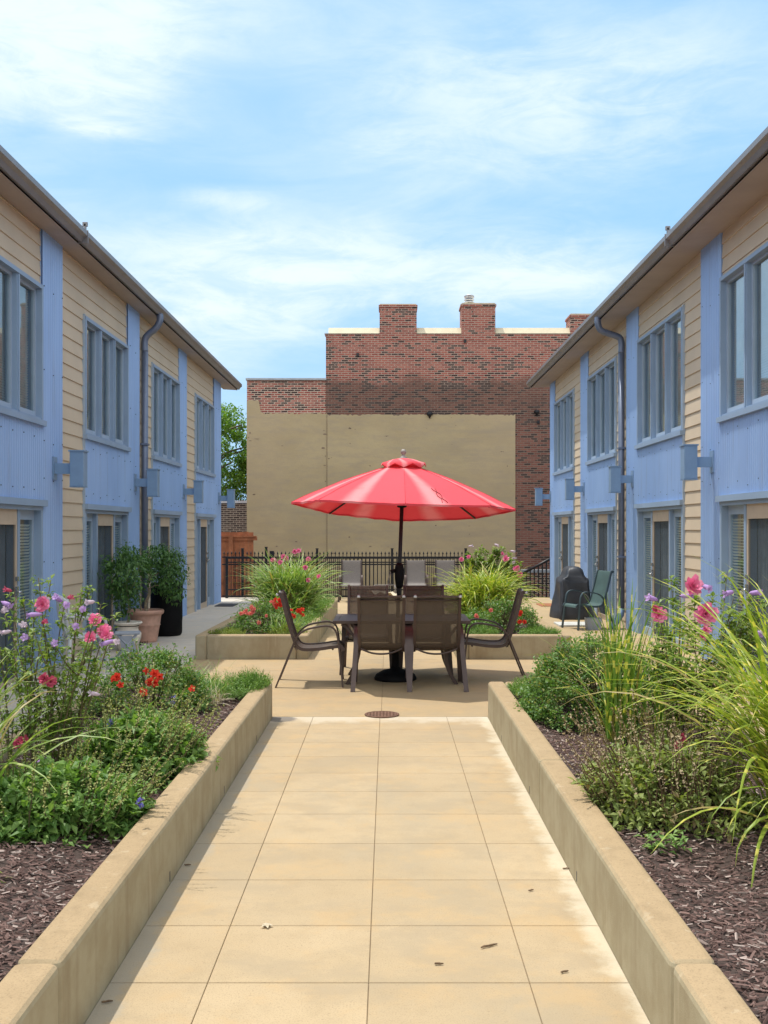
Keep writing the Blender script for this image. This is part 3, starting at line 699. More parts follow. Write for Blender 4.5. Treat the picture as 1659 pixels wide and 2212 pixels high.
for (x, y) in ((700, 930), (702, 938), (698, 968), (703, 985), (701, 1005), (703, 1040), (700, 1060), (540, 935), (537, 945), (541, 952), (555, 948), (610, 963), (755, 1160), (800, 1180), (660, 1205), (598, 1180), (640, 1170), (720, 1195), (760, 1230)):
    p = Vector((bpx(x), BY-.012 if x < 706 else BY-.042, bpz(y)))
    k = 7; rx, rz_ = q.uniform(.02, .07), q.uniform(.008, .03)
    vs = [(p.x+rx*q.uniform(.5, 1.3)*math.cos(6.283*i/k), p.y, p.z+rz_*q.uniform(.5, 1.3)*math.sin(6.283*i/k)) for i in range(k)]
    vs += [(a, b_+.02, c) for a, b_, c in vs]; cr.add(vs, [tuple(range(k))]+[(i, (i+1) % k, k+(i+1) % k, k+i) for i in range(k)])
cr.build('stucco_chip', M['stain'], bb)

# low dark brick wall, orange wood fence, tree beyond
lw = thing('brick_garden_wall', 'low dark brick wall with white cap between the tree and the orange fence', 'wall', (-7, 34.8, -.7))
q = MB(); q.box(-14, -4.75, 34.6, 34.95, -.9, 2.58); q.build('wall', M['brickdark'], lw); q = MB(); q.box(-14, -4.74, 34.55, 35, 2.582, 2.67); q.build('cap', M['white'], lw)
wf = thing('wooden_fence', 'orange stained wooden privacy fence against the corner of the brick building', 'fence', (-6, 31, -.7))
FYY = 30.6
q = MB(); rr = random.Random(5); x = -11.0
while x < -4.1:
    q.box(x, x+.137, FYY+.03, FYY+.05, -.8, 1.62+rr.uniform(-.015, .015)); x += .142
q.build('boards', M['woodfence'], wf)
q = MB()
for z in (1.36, .1): q.box(-11, -3.93, FYY-.02, FYY+.028, z, z+.10)
q.box(-11, -3.95, FYY-.06, FYY+.06, 1.46, 1.50); q.build('rail', M['woodfence'], wf)
for x in (-10.0, -7.4, -4.78):
    q = MB(); q.box(x, x+.13, FYY-.075, FYY-.022, -.8, 1.50); q.build('post', M['woodfence'], wf)

# ------------------------------------------------------------------ iron fences
def picket(mb, x, y, z0, z1, r=.0085, spear=True):
    mb.tube([(x, y, z0), (x, y, z1)], r*1.2, 4, True, False)
    if spear:
        mb.lathe([(.006, 0), (.022, .012), (.021, .03), (.002, .085)], 6, (x, y, z1-.002))
SF = 28.0
sf = thing('spear_fence', 'tall black iron fence with spear tips in front of the stucco wall', 'fence', (0, SF, -.7))
zt_ = lambda x: EYE-(1191-VY)/F*SF
q = MB(); x = (484-VX)/F*SF
while x < (1006-VX)/F*SF:
    picket(q, x, SF, -.6, zt_(x)-.08); x += .1055
q.build('pickets', M['black'], sf)
for z in (.93, .73, -.14):
    q = MB(); q.box((480-VX)/F*SF, (1008-VX)/F*SF, SF-.018, SF+.018, z-.018, z+.018); q.build('rail', M['black'], sf)
for px in (524, 575, 685, 847, 1006):
    X = (px-VX)/F*SF; q = MB(); q.box(X-.032, X+.032, SF-.032, SF+.032, -.7, 1.15 if px != 575 else 1.19); q.box(X-.04, X+.04, SF-.04, SF+.04, 1.152 if px != 575 else 1.192, 1.175 if px != 575 else 1.215); q.build('post', M['black'], sf)
q = MB(); X = (587-VX)/F*SF; q.box(X-.05, X+.06, SF-.05, SF+.05, .55, 1.1); q.build('gate_latch', M['black'], sf)
GF = 26.6
gf = thing('iron_railing', 'black iron railing with plain flat top rail, in front of the spear fence', 'railing', (0, GF, -.1))
zg = -.10
for z, h in ((.955, .03), (.835, .016), (.12, .016), (-.055, .02)):
    q = MB(); q.box((488-VX)/F*GF, (1010-VX)/F*GF, GF-.02, GF+.02, z-h, z+h); q.build('rail', M['black'], gf)
q = MB(); x = (497-VX)/F*GF
while x < (1008-VX)/F*GF: q.tube([(x, GF, -.05), (x, GF, .93)], .010, 4, True, False); x += .104
q.build('pickets', M['black'], gf)
for px in (490, 668, 847, 1009):
    X = (px-VX)/F*GF; q = MB(); q.box(X-.035, X+.035, GF-.036, GF+.036, zg-.1, .99); q.build('post', M['black'], gf)
sr = thing('stair_railing', 'dark stair railing with sloping handrail at the corner of the right apartment row', 'railing', (4, 27.4, -.5))
SY = 27.4; X0, X1 = (1128-VX)/F*SY, (1215-VX)/F*SY; za, zb = EYE-(1239-VY)/F*SY, EYE-(1193-VY)/F*SY
q = MB(); q.tube([(X0, SY, za), (X1, SY, zb)], .035, 6); q.tube([(X0, SY+.1, za-.03), (X1, SY+.1, zb-.03)], .025, 6); q.build('handrail', M['black'], sr)
q = MB(); n = 11
for i in range(n):
    f = i/(n-1); x = X0+(X1-X0)*f; q.box(x-.018, x+.018, SY-.012, SY+.012, -.6, za+(zb-za)*f-.03)
q.build('pickets', M['black'], sr)
rw = thing('low_wall', 'low dark block wall behind the sloping stair railing', 'wall', (4.5, 30, -.7))
q = MB(); q.box(3.9, 8, 30, 30.3, -.9, .42); q.build('wall', M['brickdark'], rw); q = MB(); q.box(3.88, 8, 29.97, 30.33, .422, .5); q.build('cap', M['copmetal'], rw)

# ------------------------------------------------------------------ patio furniture
def sling_chair(name, label, sling, frame, group, thk=.018):
    t = thing(name, label, 'chair', group=group)
    prof = curve2([(-.345, .985), (-.325, 1.0), (-.30, .97), (-.235, .72), (-.165, .50), (-.12, .425), (-.05, .40), (.10, .405), (.28, .43), (.345, .425), (.365, .385)], 5)
    split = min(range(len(prof)), key=lambda i: abs(prof[i][0]+.115)+abs(prof[i][1]-.42))
    W = .222
    b = MB(); b.flat(prof[:split+1], -W, W, .006); b.build('backrest', sling, t)
    b = MB(); b.flat(prof[split:], -W, W, .006); b.build('seat', sling, t)
    for s in (-1, 1):
        b = MB(); b.flat(prof, s*(W+.014)-.014, s*(W+.014)+.014, .034); b.build('side_rail', frame, t)
        leg = curve2([(-.36, 0), (-.27, .22), (-.175, .455), (-.13, .545), (-.04, .615), (.10, .648), (.20, .655), (.265, .625), (.30, .545), (.325, .35), (.36, 0)], 5)
        y = s*(W+.048); b = MB(); b.flat(leg, y-.025, y+.025, thk)
        for i in range(len(b.v)):          # feet splay out a little
            x, yy, z = b.v[i]; b.v[i] = (x, yy+s*max(0, .45-z)*.06, z)
        o = b.build('arm_and_legs', frame, t)
    b = MB(); b.tube(smoothpath([(-.16, -W, .43), (-.15, -W*.5, .385), (-.148, 0, .372), (-.15, W*.5, .385), (-.16, W, .43)], 4), .011, 6)
    b.build('crossbar', frame, t)
    b = MB(); b.tube([(-.31, -W, .955), (-.312, W, .955)], .009, 6); b.build('crossbar', frame, t)
    b = MB(); b.tube([(.25, -W, .40), (.25, W, .40)], .011, 6); b.build('crossbar', frame, t)
    for s in (-1, 1): b = MB(); b.lathe([(.001, -.012), (.017, -.012), (.019, .0), (.012, .012), (.001, .014)], 10, (-.345, s*(W+.014), .995)); b.build('end_cap', M['white'] if frame is M['frame'] else frame, t)
    return t
G = 'brown sling chairs round the table'
ch = sling_chair('patio_chair', 'left one of the two brown chairs with backs to the viewer', M['sling'], M['frame'], G)
ch.location = (-.07, 10.98, 0); ch.rotation_euler = (0, 0, R(90))
dup(ch, (.515, 10.98, 0), R(91), 'right one of the two brown chairs with backs to the viewer')
dup(ch, (-.245, 12.22, 0), R(-90), 'brown sling chair facing the viewer, far side of the table, sunlit corner on its back')
dup(ch, (.437, 12.2, 0), R(-90), 'brown sling chair facing the viewer, far side of the table, fully in parasol shade')
dup(ch, (-.855, 11.23, 0), R(2), 'brown sling chair at the left end of the table, seen from its side')
dup(ch, (1.195, 11.55, 0), R(178), 'brown sling chair at the right end of the table, seen from its side')
G2 = 'taupe sling chairs along the iron railing'
c2 = sling_chair('patio_chair', 'taupe sling chair by the iron railing, standing apart on the left', M['slinggrey'], M['frame'], G2)
c2.location = (-.91, 25.3, gz(25.3)); c2.rotation_euler = (0, 0, R(-90))
dup(c2, (.70, 25.35, gz(25.3)), R(-90), 'taupe sling chair by the iron railing, just right of the parasol pole')
dup(c2, (1.44, 25.35, gz(25.3)), R(-91), 'taupe sling chair by the iron railing, half behind the mounded grass')
fs = thing('footstool', 'low metal footstool with crumpled beige cloth on it, between the taupe chairs', 'footstool', (-.08, 24.9, gz(24.9)))
q = MB()
for s in (-1, 1): q.tube(smoothpath([(s*.27, -.2, 0), (s*.26, -.19, .34), (s*.25, -.1, .40), (s*.25, .1, .41), (s*.26, .2, .36), (s*.27, .22, 0)], 4), .015, 6)
q.tube([(-.25, .15, .41), (.25, .15, .41)], .018, 6); q.build('frame', M['slinggrey'], fs, world=False)
q = MB(); n = 14; vs = []
for i in range(n+1):
    for j in range(7):
        x = -.42+.72*i/n; y = -.42+.34*j/6; vs.append((x, y, .30-.10*i/n+.035*math.sin(i*1.3+j)+.03*math.cos(j*2.1+i*.7)))
q.add(vs, [(i*7+j, i*7+j+1, i*7+8+j, i*7+7+j) for i in range(n) for j in range(6)], smooth=True); q.build('cloth', M['cloth'], fs, world=False)

TY, TXc, TZ = 11.52, .15, .70
tb = thing('patio_table', 'dark brown rectangular metal patio table under the red parasol', 'table', (TXc, TY, 0))
q = MB(); q.box(-.74, .74, -.45, .45, TZ-.012, TZ); q.build('tabletop', M['frame'], tb, world=False, bevel=.004)
q = MB()
for a in ((-.75, .75, -.46, -.40), (-.75, .75, .40, .46), (-.75, -.69, -.40, .40), (.69, .75, -.40, .40)): q.box(a[0], a[1], a[2], a[3], TZ-.03, TZ+.004)
q.build('rim', M['frame'], tb, world=False, bevel=.004)
for sx in (-1, 1):
    for sy in (-1, 1):
        q = MB(); y = sy*.36
        pts = curve2([(sx*.52, TZ-.03), (sx*.50, .55), (sx*.485, .40), (sx*.49, .25), (sx*.53, .12), (sx*.60, 0)], 5); q.flat(pts, y-.024, y+.024, .04)
        q.build('leg', M['frame'], tb, world=False)
        q = MB(); q.flat(curve2([(sx*.66, TZ-.04), (sx*.60, .62), (sx*.52, .52), (sx*.495, .46)], 4), y-.018, y+.018, .03); q.build('bracket', M['frame'], tb, world=False)
q = MB()
for sx in (-1, 1): q.box(sx*.487-.018, sx*.487+.018, -.336, .336, .34, .38)
q.box(-.47, .47, -.018, .018, .345, .375); q.build('stretcher', M['frame'], tb, world=False)

# red parasol
um = thing('parasol', 'large red market parasol standing through the patio table', 'parasol', (.085, TY, 0))
base_top = Vector((.085, TY, 0)); lean = Vector(((871-853)/F*TY/2.55, -.0, 1))
def up(z): return Vector((lean.x*z, lean.y*z, z))
q = MB(); q.tube([up(.05), up(1.2), up(2.47)], .022, 14); q.build('pole', M['black'], um, world=False)
q = MB(); q.lathe([(.235, 0), (.24, .02), (.22, .06), (.15, .10), (.06, .125), (.045, .15), (.038, .36), (.03, .38)], 36); q.build('base', M['blackpl'], um, world=False)
q = MB(); c = up(1.2); q.lathe([(.025, -.17), (.04, -.15), (.052, -.06), (.055, .04), (.045, .09), (.025, .12)], 14, c); q.tube([c+Vector((-.05, -.02, .03)), c+Vector((-.10, -.03, .02))], .022, 8); q.build('crank_housing', M['blackpl'], um, world=False)
q = MB(); q.tube(smoothpath([c+Vector((-.09, -.03, .03)), c+Vector((-.11, -.04, -.02)), c+Vector((-.13, -.03, -.11)), c+Vector((-.10, -.03, -.12))], 4), .007, 6); q.build('crank_handle', M['finial'], um, world=False)
ax = um.location
def rimpt(x, y, depth): p = at(x, y, depth); return p-Vector(ax)
RU = 1.27; top = up(2.455)
tips = []
for k in range(8):
    a = -math.pi/2+k*math.pi/4
    cx, cy = top.x+RU*math.cos(a), top.y+RU*math.sin(a)
    tips.append(Vector((cx, cy, 1.927-.072*math.sin(a)-.041*math.cos(a)+.039*math.cos(2*a))))
def canopy_pt(k, f, s):      # panel k, f across (0..1), s down from apex (0..1)
    A, B = tips[k], tips[(k+1) % 8]
    p0, p1 = top+(A-top)*s, top+(B-top)*s
    hump = .035*math.sin(math.pi*s)
    p = p0.lerp(p1, f); sag = 4*f*(1-f)
    p.z += hump-.020*sag*s*(1-.8*s); r = Vector((p.x-top.x, p.y-top.y, 0)); p -= r*(.012*sag*s**3); p.z += .005*math.sin(p.x*23+p.y*9)*math.sin(p.y*17-p.x*7)*s; return p
q = MB(); ns, nf = 12, 8; S0 = .10
for k in range(8):
    vs = [canopy_pt(k, f/nf, S0+(1-S0)*i/ns) for i in range(ns+1) for f in range(nf+1)]
    q.add(vs, [(i*(nf+1)+f, i*(nf+1)+f+1, (i+1)*(nf+1)+f+1, (i+1)*(nf+1)+f) for i in range(ns) for f in range(nf)], smooth=True)
    hem = [canopy_pt(k, f/nf, 1) for f in range(nf+1)]; vs = hem+[h+Vector((0, 0, -.022)) for h in hem]
    q.add(vs, [(f, f+1, nf+2+f, nf+1+f) for f in range(nf)])
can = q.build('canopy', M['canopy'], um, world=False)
q = MB()
for k in range(8): q.tube([canopy_pt(k, 0, S0+(1-S0)*i/8)+Vector((0, 0, .003)) for i in range(9)], .0025, 5)
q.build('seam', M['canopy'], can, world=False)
q = MB()      # split seam with loose cloth on one near panel
for k_, f in ((0, .46), (0, .50)):
    q.tube([canopy_pt(k_, f+.016*math.sin(i*2+f*90), .70+.27*i/7)+Vector((0, 0, .006)) for i in range(8)], .0038, 5)
q.build('torn_seam', M['torn'], can, world=False)
q = MB()      # vented top flap with scalloped edge
n = 64
def ventz(a): return -.055-.022*abs(math.sin((a+math.pi/2)*4))**.6*-1
vs = []
for i, (r, z) in enumerate(((.03, .035), (.12, .022), (.20, -.006), (.25, -.036), (.258, -.052))):
    for j in range(n):
        a = 2*math.pi*j/n; d = .028*abs(math.cos((a+math.pi/2)*4)) if i == 4 else 0
        lift = .018*abs(math.sin((a+math.pi/2)*4)) if i >= 3 else 0
        vs.append((top.x+r*math.cos(a), top.y+r*math.sin(a), top.z+z-d+lift+.012))
q.add(vs, [(i*n+j, i*n+(j+1) % n, (i+1)*n+(j+1) % n, (i+1)*n+j) for i in range(4) for j in range(n)], smooth=True)
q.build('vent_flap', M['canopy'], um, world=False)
q = MB(); q.lathe([(.001, 0), (.05, 0), (.048, .02), (.022, .04), (.015, .055), (.03, .075), (.032, .095), (.02, .115), (.001, .12)], 16, (top.x, top.y, top.z+.03)); q.build('finial', M['finial'], um, world=False)
for k in range(8):
    q = MB(); q.tube([top+(tips[k]-top)*.03+Vector((0, 0, -.03)), top+(tips[k]-top)*.5+Vector((0, 0, -.012)), top+(tips[k]-top)*.985+Vector((0, 0, -.024))], .011, 6)
    q.build('rib', M['black'], um, world=False)
    q = MB(); q.tube([up(1.98), top+(tips[k]-top)*.52+Vector((0, 0, .005))], .009, 6); q.build('strut', M['black'], um, world=False)
q = MB(); q.lathe([(.025, -.04), (.055, -.03), (.055, .03), (.025, .04)], 16, up(1.98)); q.build('runner', M['blackpl'], um, world=False)

# floor drain
dr = thing('floor_drain', 'round rusty cast iron floor drain at the end of the path', 'drain', (-.055, 9.31, 0))
q = MB(); R0 = .138
q.lathe([(R0, .004), (R0+.02, .004), (R0+.02, .011), (R0, .011), (R0, .004)], 32, cap=False)
for i in range(-4, 5):
    h = math.sqrt(max(0, R0**2-(i*.030)**2)); q.box(i*.030-.008, i*.030+.008, -h, h, .004, .010); q.box(-h, h, i*.030-.008, i*.030+.008, .0045, .0098)
q.build('grate', M['rust'], dr, world=False)
q = MB(); q.lathe([(.001, .0015), (R0+.01, .0015), (R0+.01, .0025), (.001, .0025)], 32); q.build('sump', M['dark'], dr, world=False)

# door mats
q = MB(); q.box(-3.98, -3.55, 23.35, 24.15, gz(23.7)-.01, gz(23.7)+.022); tag(q.build('door_mat', M['mat_d'], bevel=.006), 'dark door mat at the farthest door of the left apartment row', 'door mat')
q = MB(); q.box(3.52, 3.95, 23.4, 24.2, gz(23.8)-.01, gz(23.8)+.02); tag(q.build('door_mat', M['mat_o'], bevel=.006), 'orange coir door mat beyond the covered grill', 'door mat')

# ------------------------------------------------------------------ plants
def leaf(mb, p, d, up_, L, W, fold=.25, droop=.0):
    d = d.normalized(); s = d.cross(up_)
    if s.length < .01: s = d.cross(Vector((1, 0, 0)))
    s.normalize(); n = s.cross(d)
    m = p+d*L*.45; e = p+d*L*(1-droop*.3)-n*L*droop
    mb.add([p, m+s*W/2+n*W*fold, e, m-s*W/2+n*W*fold, m], [(0, 1, 4), (1, 2, 4), (4, 2, 3), (0, 4, 3)])
def rdir(q): 
    while True:
        v = Vector((q.uniform(-1, 1), q.uniform(-1, 1), q.uniform(-1, 1)))
        if .05 < v.length < 1: return v.normalized()
def mound(mb, c, rx, ry, h, nclump, per, L, W, q, cr=.11, low=-.1):
    """bushy leaf clumps spread through a dome"""
    for i in range(nclump):
        a = q.uniform(0, 6.283); z = q.uniform(low, 1)**(.8 if low > 0 else 1) if low > 0 else q.uniform(low, 1); rad = math.sqrt(max(0, 1-max(z, 0)**2))*q.uniform(.55, 1.0)**.5
        k = Vector((c[0]+rx*rad*math.cos(a), c[1]+ry*rad*math.sin(a), c[2]+h*max(.04, z)*q.uniform(.78, 1.03)))
        out = Vector((math.cos(a)*rad, math.sin(a)*rad, max(.25, z))).normalized()
        for j in range(per):
            o = rdir(q)*cr*q.uniform(.2, 1)
            p = k+Vector((o.x, o.y, o.z*.75)); d = (out*.5+rdir(q)*.9+Vector((0, 0, .12)))
            k_ = q.choice((.6, .8, 1, 1, 1.3)); leaf(mb, p, d, Vector((0, 0, 1))+rdir(q)*.4, L*k_*q.uniform(.8, 1.2), W*k_*q.uniform(.8, 1.2), .2, q.uniform(0, .35))
def blade(mb, p, az, lean, L, w, droop, q, n=9, fold=True):
    d = Vector((math.cos(az), math.sin(az), 0)); s = Vector((-math.sin(az), math.cos(az), 0)); tw = q.uniform(-.7, .7)
    pos = Vector(p); vs = []; at_ = []
    for i in range(n+1):
        f = i/n; th = lean+droop*f**1.6
        dirv = d*math.sin(th)+Vector((0, 0, math.cos(th)))
        ww = w*min(1, .55+2*f)*(1-f**2.5)*.5+.0004
        side = (s*math.cos(tw*f)+dirv.cross(s)*math.sin(tw*f))
        nn_ = dirv.cross(side)
        if fold: vs += [pos-side*ww, pos+nn_*ww*.35, pos+side*ww]; at_ += [f*L+.001]*3
        else: vs += [pos-side*ww, pos+side*ww]; at_ += [f*L+.001]*2
        pos = pos+dirv*(L/n)
    k = 3 if fold else 2
    fs = [(i*k+j, i*k+j+1, (i+1)*k+j+1, (i+1)*k+j) for i in range(n) for j in range(k-1)]
    mb.add(vs, fs, at_, True)
def grass(mb, c, n, L, w, lean, droop, spread, q, azc=None, azs=3.14):
    for i in range(n):
        a = q.uniform(0, 6.283) if azc is None else q.gauss(azc, azs)
        r = spread*math.sqrt(q.random()); b = q.uniform(0, 6.283)
        p = Vector((c[0]+r*math.cos(b), c[1]+r*math.sin(b), c[2]))
        blade(mb, p, a, abs(q.gauss(lean*.6, lean*.5)), L*q.uniform(.55, 1.15), w*q.uniform(.7, 1.2), droop*q.uniform(.5, 1.3), q)
def flower_mesh(mb, c, facing, r, q, layers=3, n=6, ruffle=.3):
    f = facing.normalized(); u = f.cross(Vector((0, 0, 1)))
    if u.length < .05: u = Vector((1, 0, 0))
    u.normalize(); v = f.cross(u)
    for l in range(layers):
        rr_ = r*(1-.24*l); open_ = .30+.42*l
        for k in range(n):
            a = 6.283*(k+.5*l)/n+q.uniform(-.15, .15); o = u*math.cos(a)+v*math.sin(a); t_ = -u*math.sin(a)+v*math.cos(a)
            rad = (o*math.cos(open_)+f*math.sin(open_)); wd_ = rr_*.62
            A = c+f*r*.05; B = c+rad*rr_*.6; E = c+rad*rr_*q.uniform(.9, 1.1)+f*rr_*q.uniform(-ruffle, ruffle)*.5
            k1 = f*rr_*q.uniform(-.15, .2)*ruffle*2; k2 = f*rr_*q.uniform(-.15, .2)*ruffle*2
            mb.add([A, B+t_*wd_*.62+k1, E+t_*wd_*.38+k2, E-t_*wd_*.38+k1, B-t_*wd_*.62+k2, B], [(0, 1, 5), (1, 2, 5), (2, 3, 5), (3, 4, 5), (4, 0, 5)])
def flower(parent, c, r, m, q, face=None, layers=4, n=7, ruffle=.7, label=None, name='flower'):
    mb = MB(); f = face or Vector((q.uniform(-.5, .5), -1, q.uniform(0, .7)))
    flower_mesh(mb, Vector(c), f, r, q, layers, n, ruffle); o = mb.build(name, m, parent)
    if label: o['label'] = label
    return o
def bud(parent, c, m, q, L=.05, r=.011, n=5):      # a furled trumpet bloom
    mb = MB(); d = Vector((q.uniform(-1, 1), -.5, q.uniform(-.3, .3))).normalized()
    mb.tube([c-d*L*.3, c, c+d*L*.5, c+d*L*.8], [.003, r*.8, r, r*.5], 6)
    flower_mesh(mb, c+d*L*.75, d, r*1.5, q, 1, 5, .6); return mb.build('bud', m, parent)

LM = {
 'hib': leafmat('hibiscus_leaf', (.11, .19, .035), (.27, .35, .075), .35),
 'rose': leafmat('rose_leaf', (.07, .155, .038), (.18, .30, .075), .32, .42, (.26, .26, .07)),
 'salvia': leafmat('salvia_leaf', (.10, .21, .05), (.25, .38, .10), .34, .5),
 'salviadry': leafmat('fading_salvia_leaf', (.17, .23, .065), (.34, .39, .125), .3, .55, (.25, .19, .09)),
 'spike': leafmat('seed_spike', (.27, .31, .09), (.42, .42, .16), .25, .6),
 'spikedry': leafmat('dry_seed_spike', (.30, .23, .14), (.45, .36, .23), .15, .7),
 'jun': leafmat('juniper_needle', (.09, .20, .035), (.22, .34, .07), .25, .5),
 'moss': leafmat('sedum_leaf', (.16, .22, .035), (.28, .33, .06), .3, .5),
 'ficus': leafmat('ficus_leaf', (.045, .115, .035), (.12, .23, .06), .28, .35),
 'tree': leafmat('tree_leaf', (.07, .17, .025), (.20, .33, .05), .35, .5),
 'grassfar': zebramat('fountain_grass', (.17, .29, .07), (.33, .44, .14), (.52, .56, .28), .12, 16),
 'grassbig': zebramat('striped_grass', (.19, .29, .035), (.37, .44, .07), (.60, .56, .12), .22, 30),
 'grassup': zebramat('upright_striped_grass', (.11, .22, .035), (.22, .34, .06), (.60, .57, .12), .42, 34),
 'drygrass': leafmat('dry_grass', (.50, .42, .30), (.66, .58, .44), .1, .8),
 'grasslite': zebramat('pale_striped_grass', (.14, .24, .05), (.26, .36, .09), (.45, .5, .2), .2, 25),
}
PK = petalmat('pink_petal', (.78, .12, .30), (.88, .32, .48)); LI = petalmat('lilac_petal', (.45, .27, .62), (.62, .42, .74)); RD = petalmat('red_petal', (.70, .03, .02), (.82, .10, .05))
CO = petalmat('coral_petal', (.80, .16, .13), (.85, .34, .28)); BL = petalmat('blue_petal', (.12, .11, .50), (.24, .2, .62)); WP = petalmat('pale_petal', (.62, .5, .62), (.74, .62, .68)); DK = petalmat('dark_pink_petal', (.48, .05, .12), (.62, .12, .2))

def hibiscus(label, base, tops, q, leafn, L, leafm, group=None, base_spread=.18, twigs=1):
    """upright stems, leaf clusters up each stem"""
    t = thing('hibiscus_shrub', label, 'shrub', base, group=group)
    st, lf = MB(), MB(); B = Vector(base)
    for tp in tops:
        tp = Vector(tp); a = q.uniform(0, 6.283); b0 = B+Vector((math.cos(a)*base_spread*q.random(), math.sin(a)*base_spread*q.random(), -.03))
        b0.x += (tp.x-B.x)*.25; mid = b0.lerp(tp, .5)+Vector((q.uniform(-.03, .03), q.uniform(-.03, .03), 0))
        pts = smoothpath([b0, mid, tp], 6); n = len(pts); st.tube(pts, [.0068*(1-.72*i/n) for i in range(n)], 5)
        lines = [(pts, leafn)]
        for _ in range(twigs):
            i = q.randint(3, n-4); d = Vector((q.uniform(-1, 1), q.uniform(-1, 1), q.uniform(.8, 2.4))).normalized(); ln = q.uniform(.15, .34)
            tw = [pts[i], pts[i]+d*ln*.5, pts[i]+d*ln+Vector((0, 0, .03))]; st.tube(tw, [.005, .004, .002], 4); lines.append((smoothpath(tw, 4), leafn//2))
        for ln_, cnt in lines:
            for j in range(cnt):
                f = q.uniform(.12, 1) if ln_ is pts else q.uniform(.2, 1); f = f**.75; i = min(len(ln_)-2, int(f*(len(ln_)-1))); p = ln_[i].lerp(ln_[i+1], q.random())
                for _ in range(q.choice((1, 2, 2, 3))):
                    d = Vector((q.uniform(-1, 1), q.uniform(-1, 1), q.uniform(-.35, .7)))
                    p2 = p+d.normalized()*q.uniform(.0, .02); leaf(lf, p2, d, Vector((0, 0, 1)), L*q.uniform(.5, 1.25), L*.62*q.uniform(.6, 1.1), .22, q.uniform(0, .5))
    st.build('stems', M['stem'], t); lf.build('foliage', leafm, t)
    return t
q = random.Random(21)
# -- near left hibiscus
tl = [(83, 1248), (75, 1300), (110, 1252), (178, 1270), (218, 1305), (50, 1290), (20, 1275), (10, 1330), (140, 1300), (165, 1345), (205, 1335), (228, 1360), (197, 1380), (250, 1330), (60, 1370), (30, 1410), (95, 1350), (120, 1400), (240, 1385), (-30, 1340), (180, 1420), (215, 1450), (55, 1450), (102, 1470), (0, 1400), (150, 1440)]
hb = hibiscus('tall hibiscus with pink and lilac blooms in the near left planter', (-1.95, 5.75, .25), [at(x, y, q.uniform(5.35, 6.1)) for x, y in tl], q, 44, .042, LM['hib'], 'hibiscus shrubs in the planters')
for (x, y, r) in ((93, 1306, .046), (207, 1339, .040), (226, 1363, .042), (197, 1378, .036)): flower(hb, at(x, y, 5.45), r, PK, q, label='double pink bloom')
flower(hb, at(232, 1372, 5.42), .036, PK, q); flower(hb, at(98, 1296, 5.46), .025, WP, q)
for (x, y) in ((97, 1466), (110, 1472), (52, 1602), (40, 1606)): flower(hb, at(x, y, 5.3), .032, DK, q, label='wilted dark pink bloom')
for (x, y) in ((141, 1303), (163, 1349), (114, 1397), (8, 1302), (83, 1327), (240, 1385), (177, 1313), (60, 1378), (103, 1640), (130, 1297)): bud(hb, at(x, y, 5.4), LI, q, .07, .014)
for (x, y) in ((5, 1321), (19, 1364), (200, 1300), (211, 1500), (247, 1386), (56, 1352)): bud(hb, at(x, y, 5.4), WP, q, .05, .013)
for (x, y) in ((22, 1276), (148, 1291), (92, 1345)): bud(hb, at(x, y, 5.4), DK, q, .035, .011)
# -- near right hibiscus
tr_ = [(1571, 1235), (1450, 1248), (1500, 1290), (1525, 1340), (1425, 1345), (1470, 1300), (1420, 1300), (1540, 1290), (1585, 1290), (1625, 1285), (1640, 1290), (1655, 1300), (1600, 1330), (1440, 1400), (1560, 1370), (1490, 1370), (1620, 1350), (1680, 1310), (1700, 1350), (1480, 1420), (1530, 1430), (1580, 1410), (1410, 1390), (1650, 1400)]
hr = hibiscus('hibiscus with large pink blooms beside the striped grass in the near right planter', (2.02, 6.75, .25), [at(x, y, q.uniform(6.3, 7.2)) for x, y in tr_], q, 48, .056, LM['hib'], 'hibiscus shrubs in the planters')
for (x, y, r) in ((1496, 1268, .066), (1524, 1326, .074), (1424, 1329, .052)): flower(hr, at(x, y, 6.25), r, PK, q, label='large double pink bloom')
for (x, y) in ((1526, 1361), (1519, 1374)): flower(hr, at(x, y, 6.25), .030, PK, q)
for (x, y) in ((1416, 1316), (1466, 1610), (1472, 1594)): flower(hr, at(x, y, 6.25 if y < 1400 else 5.2), .026, DK, q)
for (x, y) in ((1521, 1266), (1475, 1287), (1581, 1279), (1624, 1281), (1416, 1295), (1642, 1366), (1517, 1360)): bud(hr, at(x, y, 6.3), LI, q, .07, .017)

